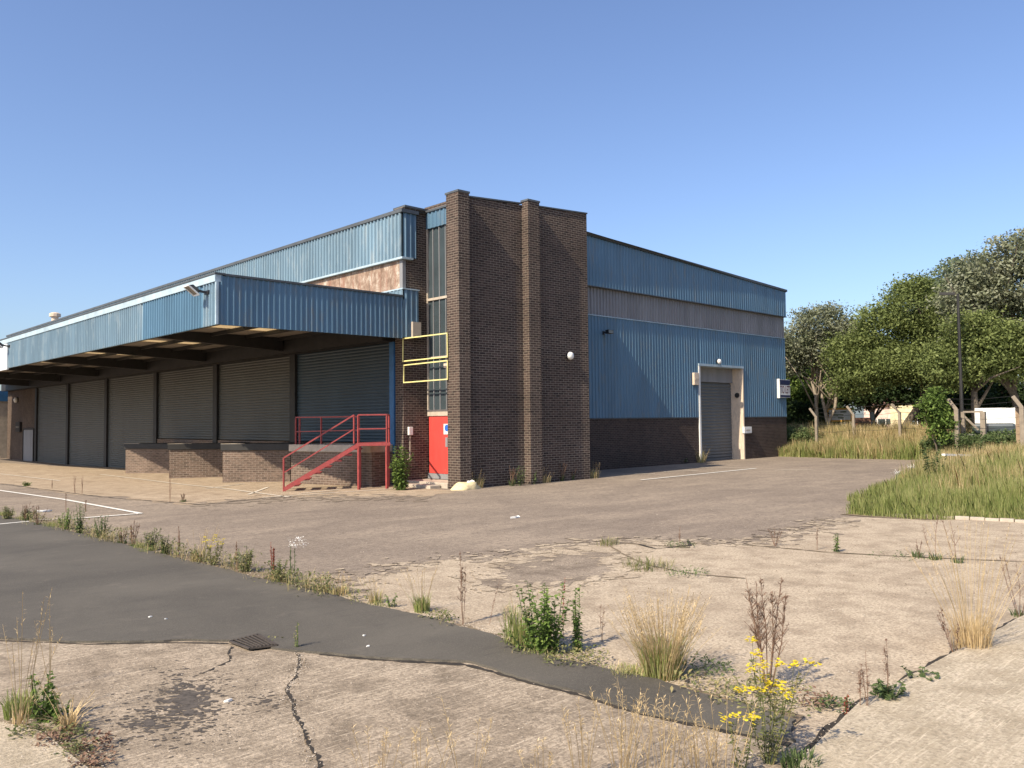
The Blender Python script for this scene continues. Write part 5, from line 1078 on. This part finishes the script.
# houses, trailer, red box
def house(pxx, wpx, dist, ytop, ridge, wall, label, wins, roofm='rooft'):
    p = far(pxx, dist); d = Vector((p.x-CAM[0], p.y-CAM[1], 0)).normalized(); rt = Vector((d.y, -d.x, 0)); w = wpx*dist/829/2; zt_ = hz(pxx, ytop, dist); zr = hz(pxx, ridge, dist); o = thing('house', p, label, 'house')
    c = [p-rt*w, p+rt*w, p+rt*w+d*6, p-rt*w+d*6]; m = MB(); m.prism([(q.x, q.y) for q in c], -.2, zt_); wl_ = m.build('wall', wall, o)
    e = [q+Vector((0, 0, 0)) for q in [p-rt*(w+.2)-d*.3, p+rt*(w+.2)-d*.3, p+rt*(w+.2)+d*6.3, p-rt*(w+.2)+d*6.3]]; r0, r1 = (e[0]+e[3])/2, (e[1]+e[2])/2
    m = MB(); m.add([(q.x, q.y, zt_+.01) for q in e]+[(r0.x, r0.y, zr), (r1.x, r1.y, zr)], [(0, 1, 5, 4), (3, 4, 5, 2), (0, 4, 3), (1, 2, 5), (0, 3, 2, 1)]); m.build('roof', roofm, o)
    for f, za, zb, hw in wins:
        a = p+rt*(f*w)-d*.02; z0, z1 = hz(pxx, za, dist), hz(pxx, zb, dist); m = MB(); m.bar(Vector((a.x, a.y, z0)), Vector((a.x, a.y, z1)), .05, hw*2, up=rt); wn = m.build('window', 'glass', o)
        m = MB()
        for s_ in (-1, 0, 1): m.bar(Vector((a.x, a.y, z0))+rt*hw*s_-d*.03, Vector((a.x, a.y, z1))+rt*hw*s_-d*.03, .06)
        m.build('frame', 'white', wn)
        wn.children[0].location = (0, 0, 0)
    return o
M['rooft'] = simple('brown_roof_tiles', (.16, .085, .06), .9); M['pink'] = simple('pink_render', (.62, .48, .42), .9); M['crm'] = simple('cream_render', (.70, .58, .36), .9)
house(880, 27, 85, 402, 391, 'pink', 'pinkish rendered house seen through the trees', [(-.6, 419, 414, .5), (.35, 419, 414, .7)])
house(911, 34, 80, 399, 386, 'crm', 'cream rendered house seen through the trees', [(.0, 419, 413.5, .5), (.7, 419, 413.5, .5)])
p = far(1012, 43.5); d = Vector((p.x-CAM[0], p.y-CAM[1], 0)).normalized(); rt = Vector((d.y, -d.x, 0)); TR_ = thing('trailer', p, 'long white box trailer beyond the fence', 'trailer'); w_ = 28*43.5/829; z0, z1 = hz(1012, 423, 43.5), hz(1012, 404, 43.5)
c = [p-rt*w_, p+rt*w_*2, p+rt*w_*2+d*2.4, p-rt*w_+d*2.4]; m = MB(); m.prism([(q.x, q.y) for q in c], z0, z1); m.build('body', 'white', TR_, bev=.04)
for s_ in (-.6, .2, 1.4):
    m = MB(); q = p+rt*w_*s_+d*.3; m.lathe((q.x, q.y, p.z+.45), [(.45, -.15), (.45, .15)], 16, 'y'); m.build('wheel', 'black', TR_)
m = MB(); m.box((p.x-.1, p.y-.2, p.z+.3), (p.x+.2, p.y+.2, z0)); m.build('landing_gear', 'steel', TR_)
p = far(992, 42.3); m = MB(); o = thing('parked_car', p, 'dark vehicle roof in front of the white trailer', 'car'); d = Vector((p.x-CAM[0], p.y-CAM[1], 0)).normalized(); rt = Vector((d.y, -d.x, 0))
zt_ = hz(992, 417.5, 42.3)
m.prism([((p+rt*a+d*b).x, (p+rt*a+d*b).y) for a, b in ((-1.3, 0), (1.3, 0), (1.3, 1.7), (-1.3, 1.7))], p.z+.3, zt_-.45); m.build('body', 'black', o, bev=.1)
m = MB(); m.prism([((p+rt*a+d*b).x, (p+rt*a+d*b).y) for a, b in ((-.8, .12), (.9, .12), (.9, 1.58), (-.8, 1.58))], zt_-.45, zt_); m.build('cabin', 'glass', o, bev=.12)
p = far(863, 60); rb_ = thing('site_hut', p, 'low dark red brick hut behind the fence', 'hut'); d = Vector((p.x-CAM[0], p.y-CAM[1], 0)).normalized(); rt = Vector((d.y, -d.x, 0)); z1 = hz(863, 417, 60)
M['redbrick'] = brick_mat('red_brick', (.25, .09, .06), (.32, .13, .09), (.4, .3, .25))
m = MB(); c = [p-rt*.5, p+rt*.5, p+rt*.5+d*2, p-rt*.5+d*2]; m.prism([(q.x, q.y) for q in c], 0, z1); m.build('wall', 'redbrick', rb_); m = MB(); c = [p-rt*.6-d*.1, p+rt*.6-d*.1, p+rt*.6+d*2.1, p-rt*.6+d*2.1]; m.prism([(q.x, q.y) for q in c], z1+.002, z1+.3); m.build('roof', 'rooft', rb_)
p = far(871.5, 58); rs = thing('road_sign', p, 'round dark road sign on a thin post behind the fence', 'road sign'); zc = hz(871, 411.5, 58); m = MB(); m.bar(p, Vector((p.x, p.y, zc)), .06); m.build('pole', 'grey_band', rs)
m = MB(); m.lathe((p.x, p.y-.04, zc), [(.30, -.02), (.30, .02)], 20, 'y'); m.build('sign_face', 'black', rs)
# debris
q = far(942, 34); q2 = far(972, 36); z = hz(940, 445.5, 34); DB_ = tag(MB().bar((q.x, q.y, z), (q2.x, q2.y, z-.10), .12, .08).build('white_plank', 'white'), 'long white plank lying on the scrub', 'plank')
q = far(955, 37); o = thing('pallet', q, 'grey timber pallet lying flat on the scrub behind the white plank', 'pallet'); z = hz(965, 442, 37); d = Vector((q.x-CAM[0], q.y-CAM[1], 0)).normalized(); rt = Vector((d.y, -d.x, 0)); m = MB()
for k in range(6): m.bar(Vector((q.x, q.y, z))+d*k*.2, Vector((q.x, q.y, z))+rt*1.2+d*k*.2, .12, .03)
m.build('deck_boards', 'wood', o); m = MB()
for k in range(3): m.bar(Vector((q.x, q.y, z-.07))+rt*k*.58, Vector((q.x, q.y, z-.07))+rt*k*.58+d, .09, .09)
m.build('bearers', 'wood', o)
# cleanup of helper props
for o in bpy.data.objects:
    if '_w' in o: del o['_w']
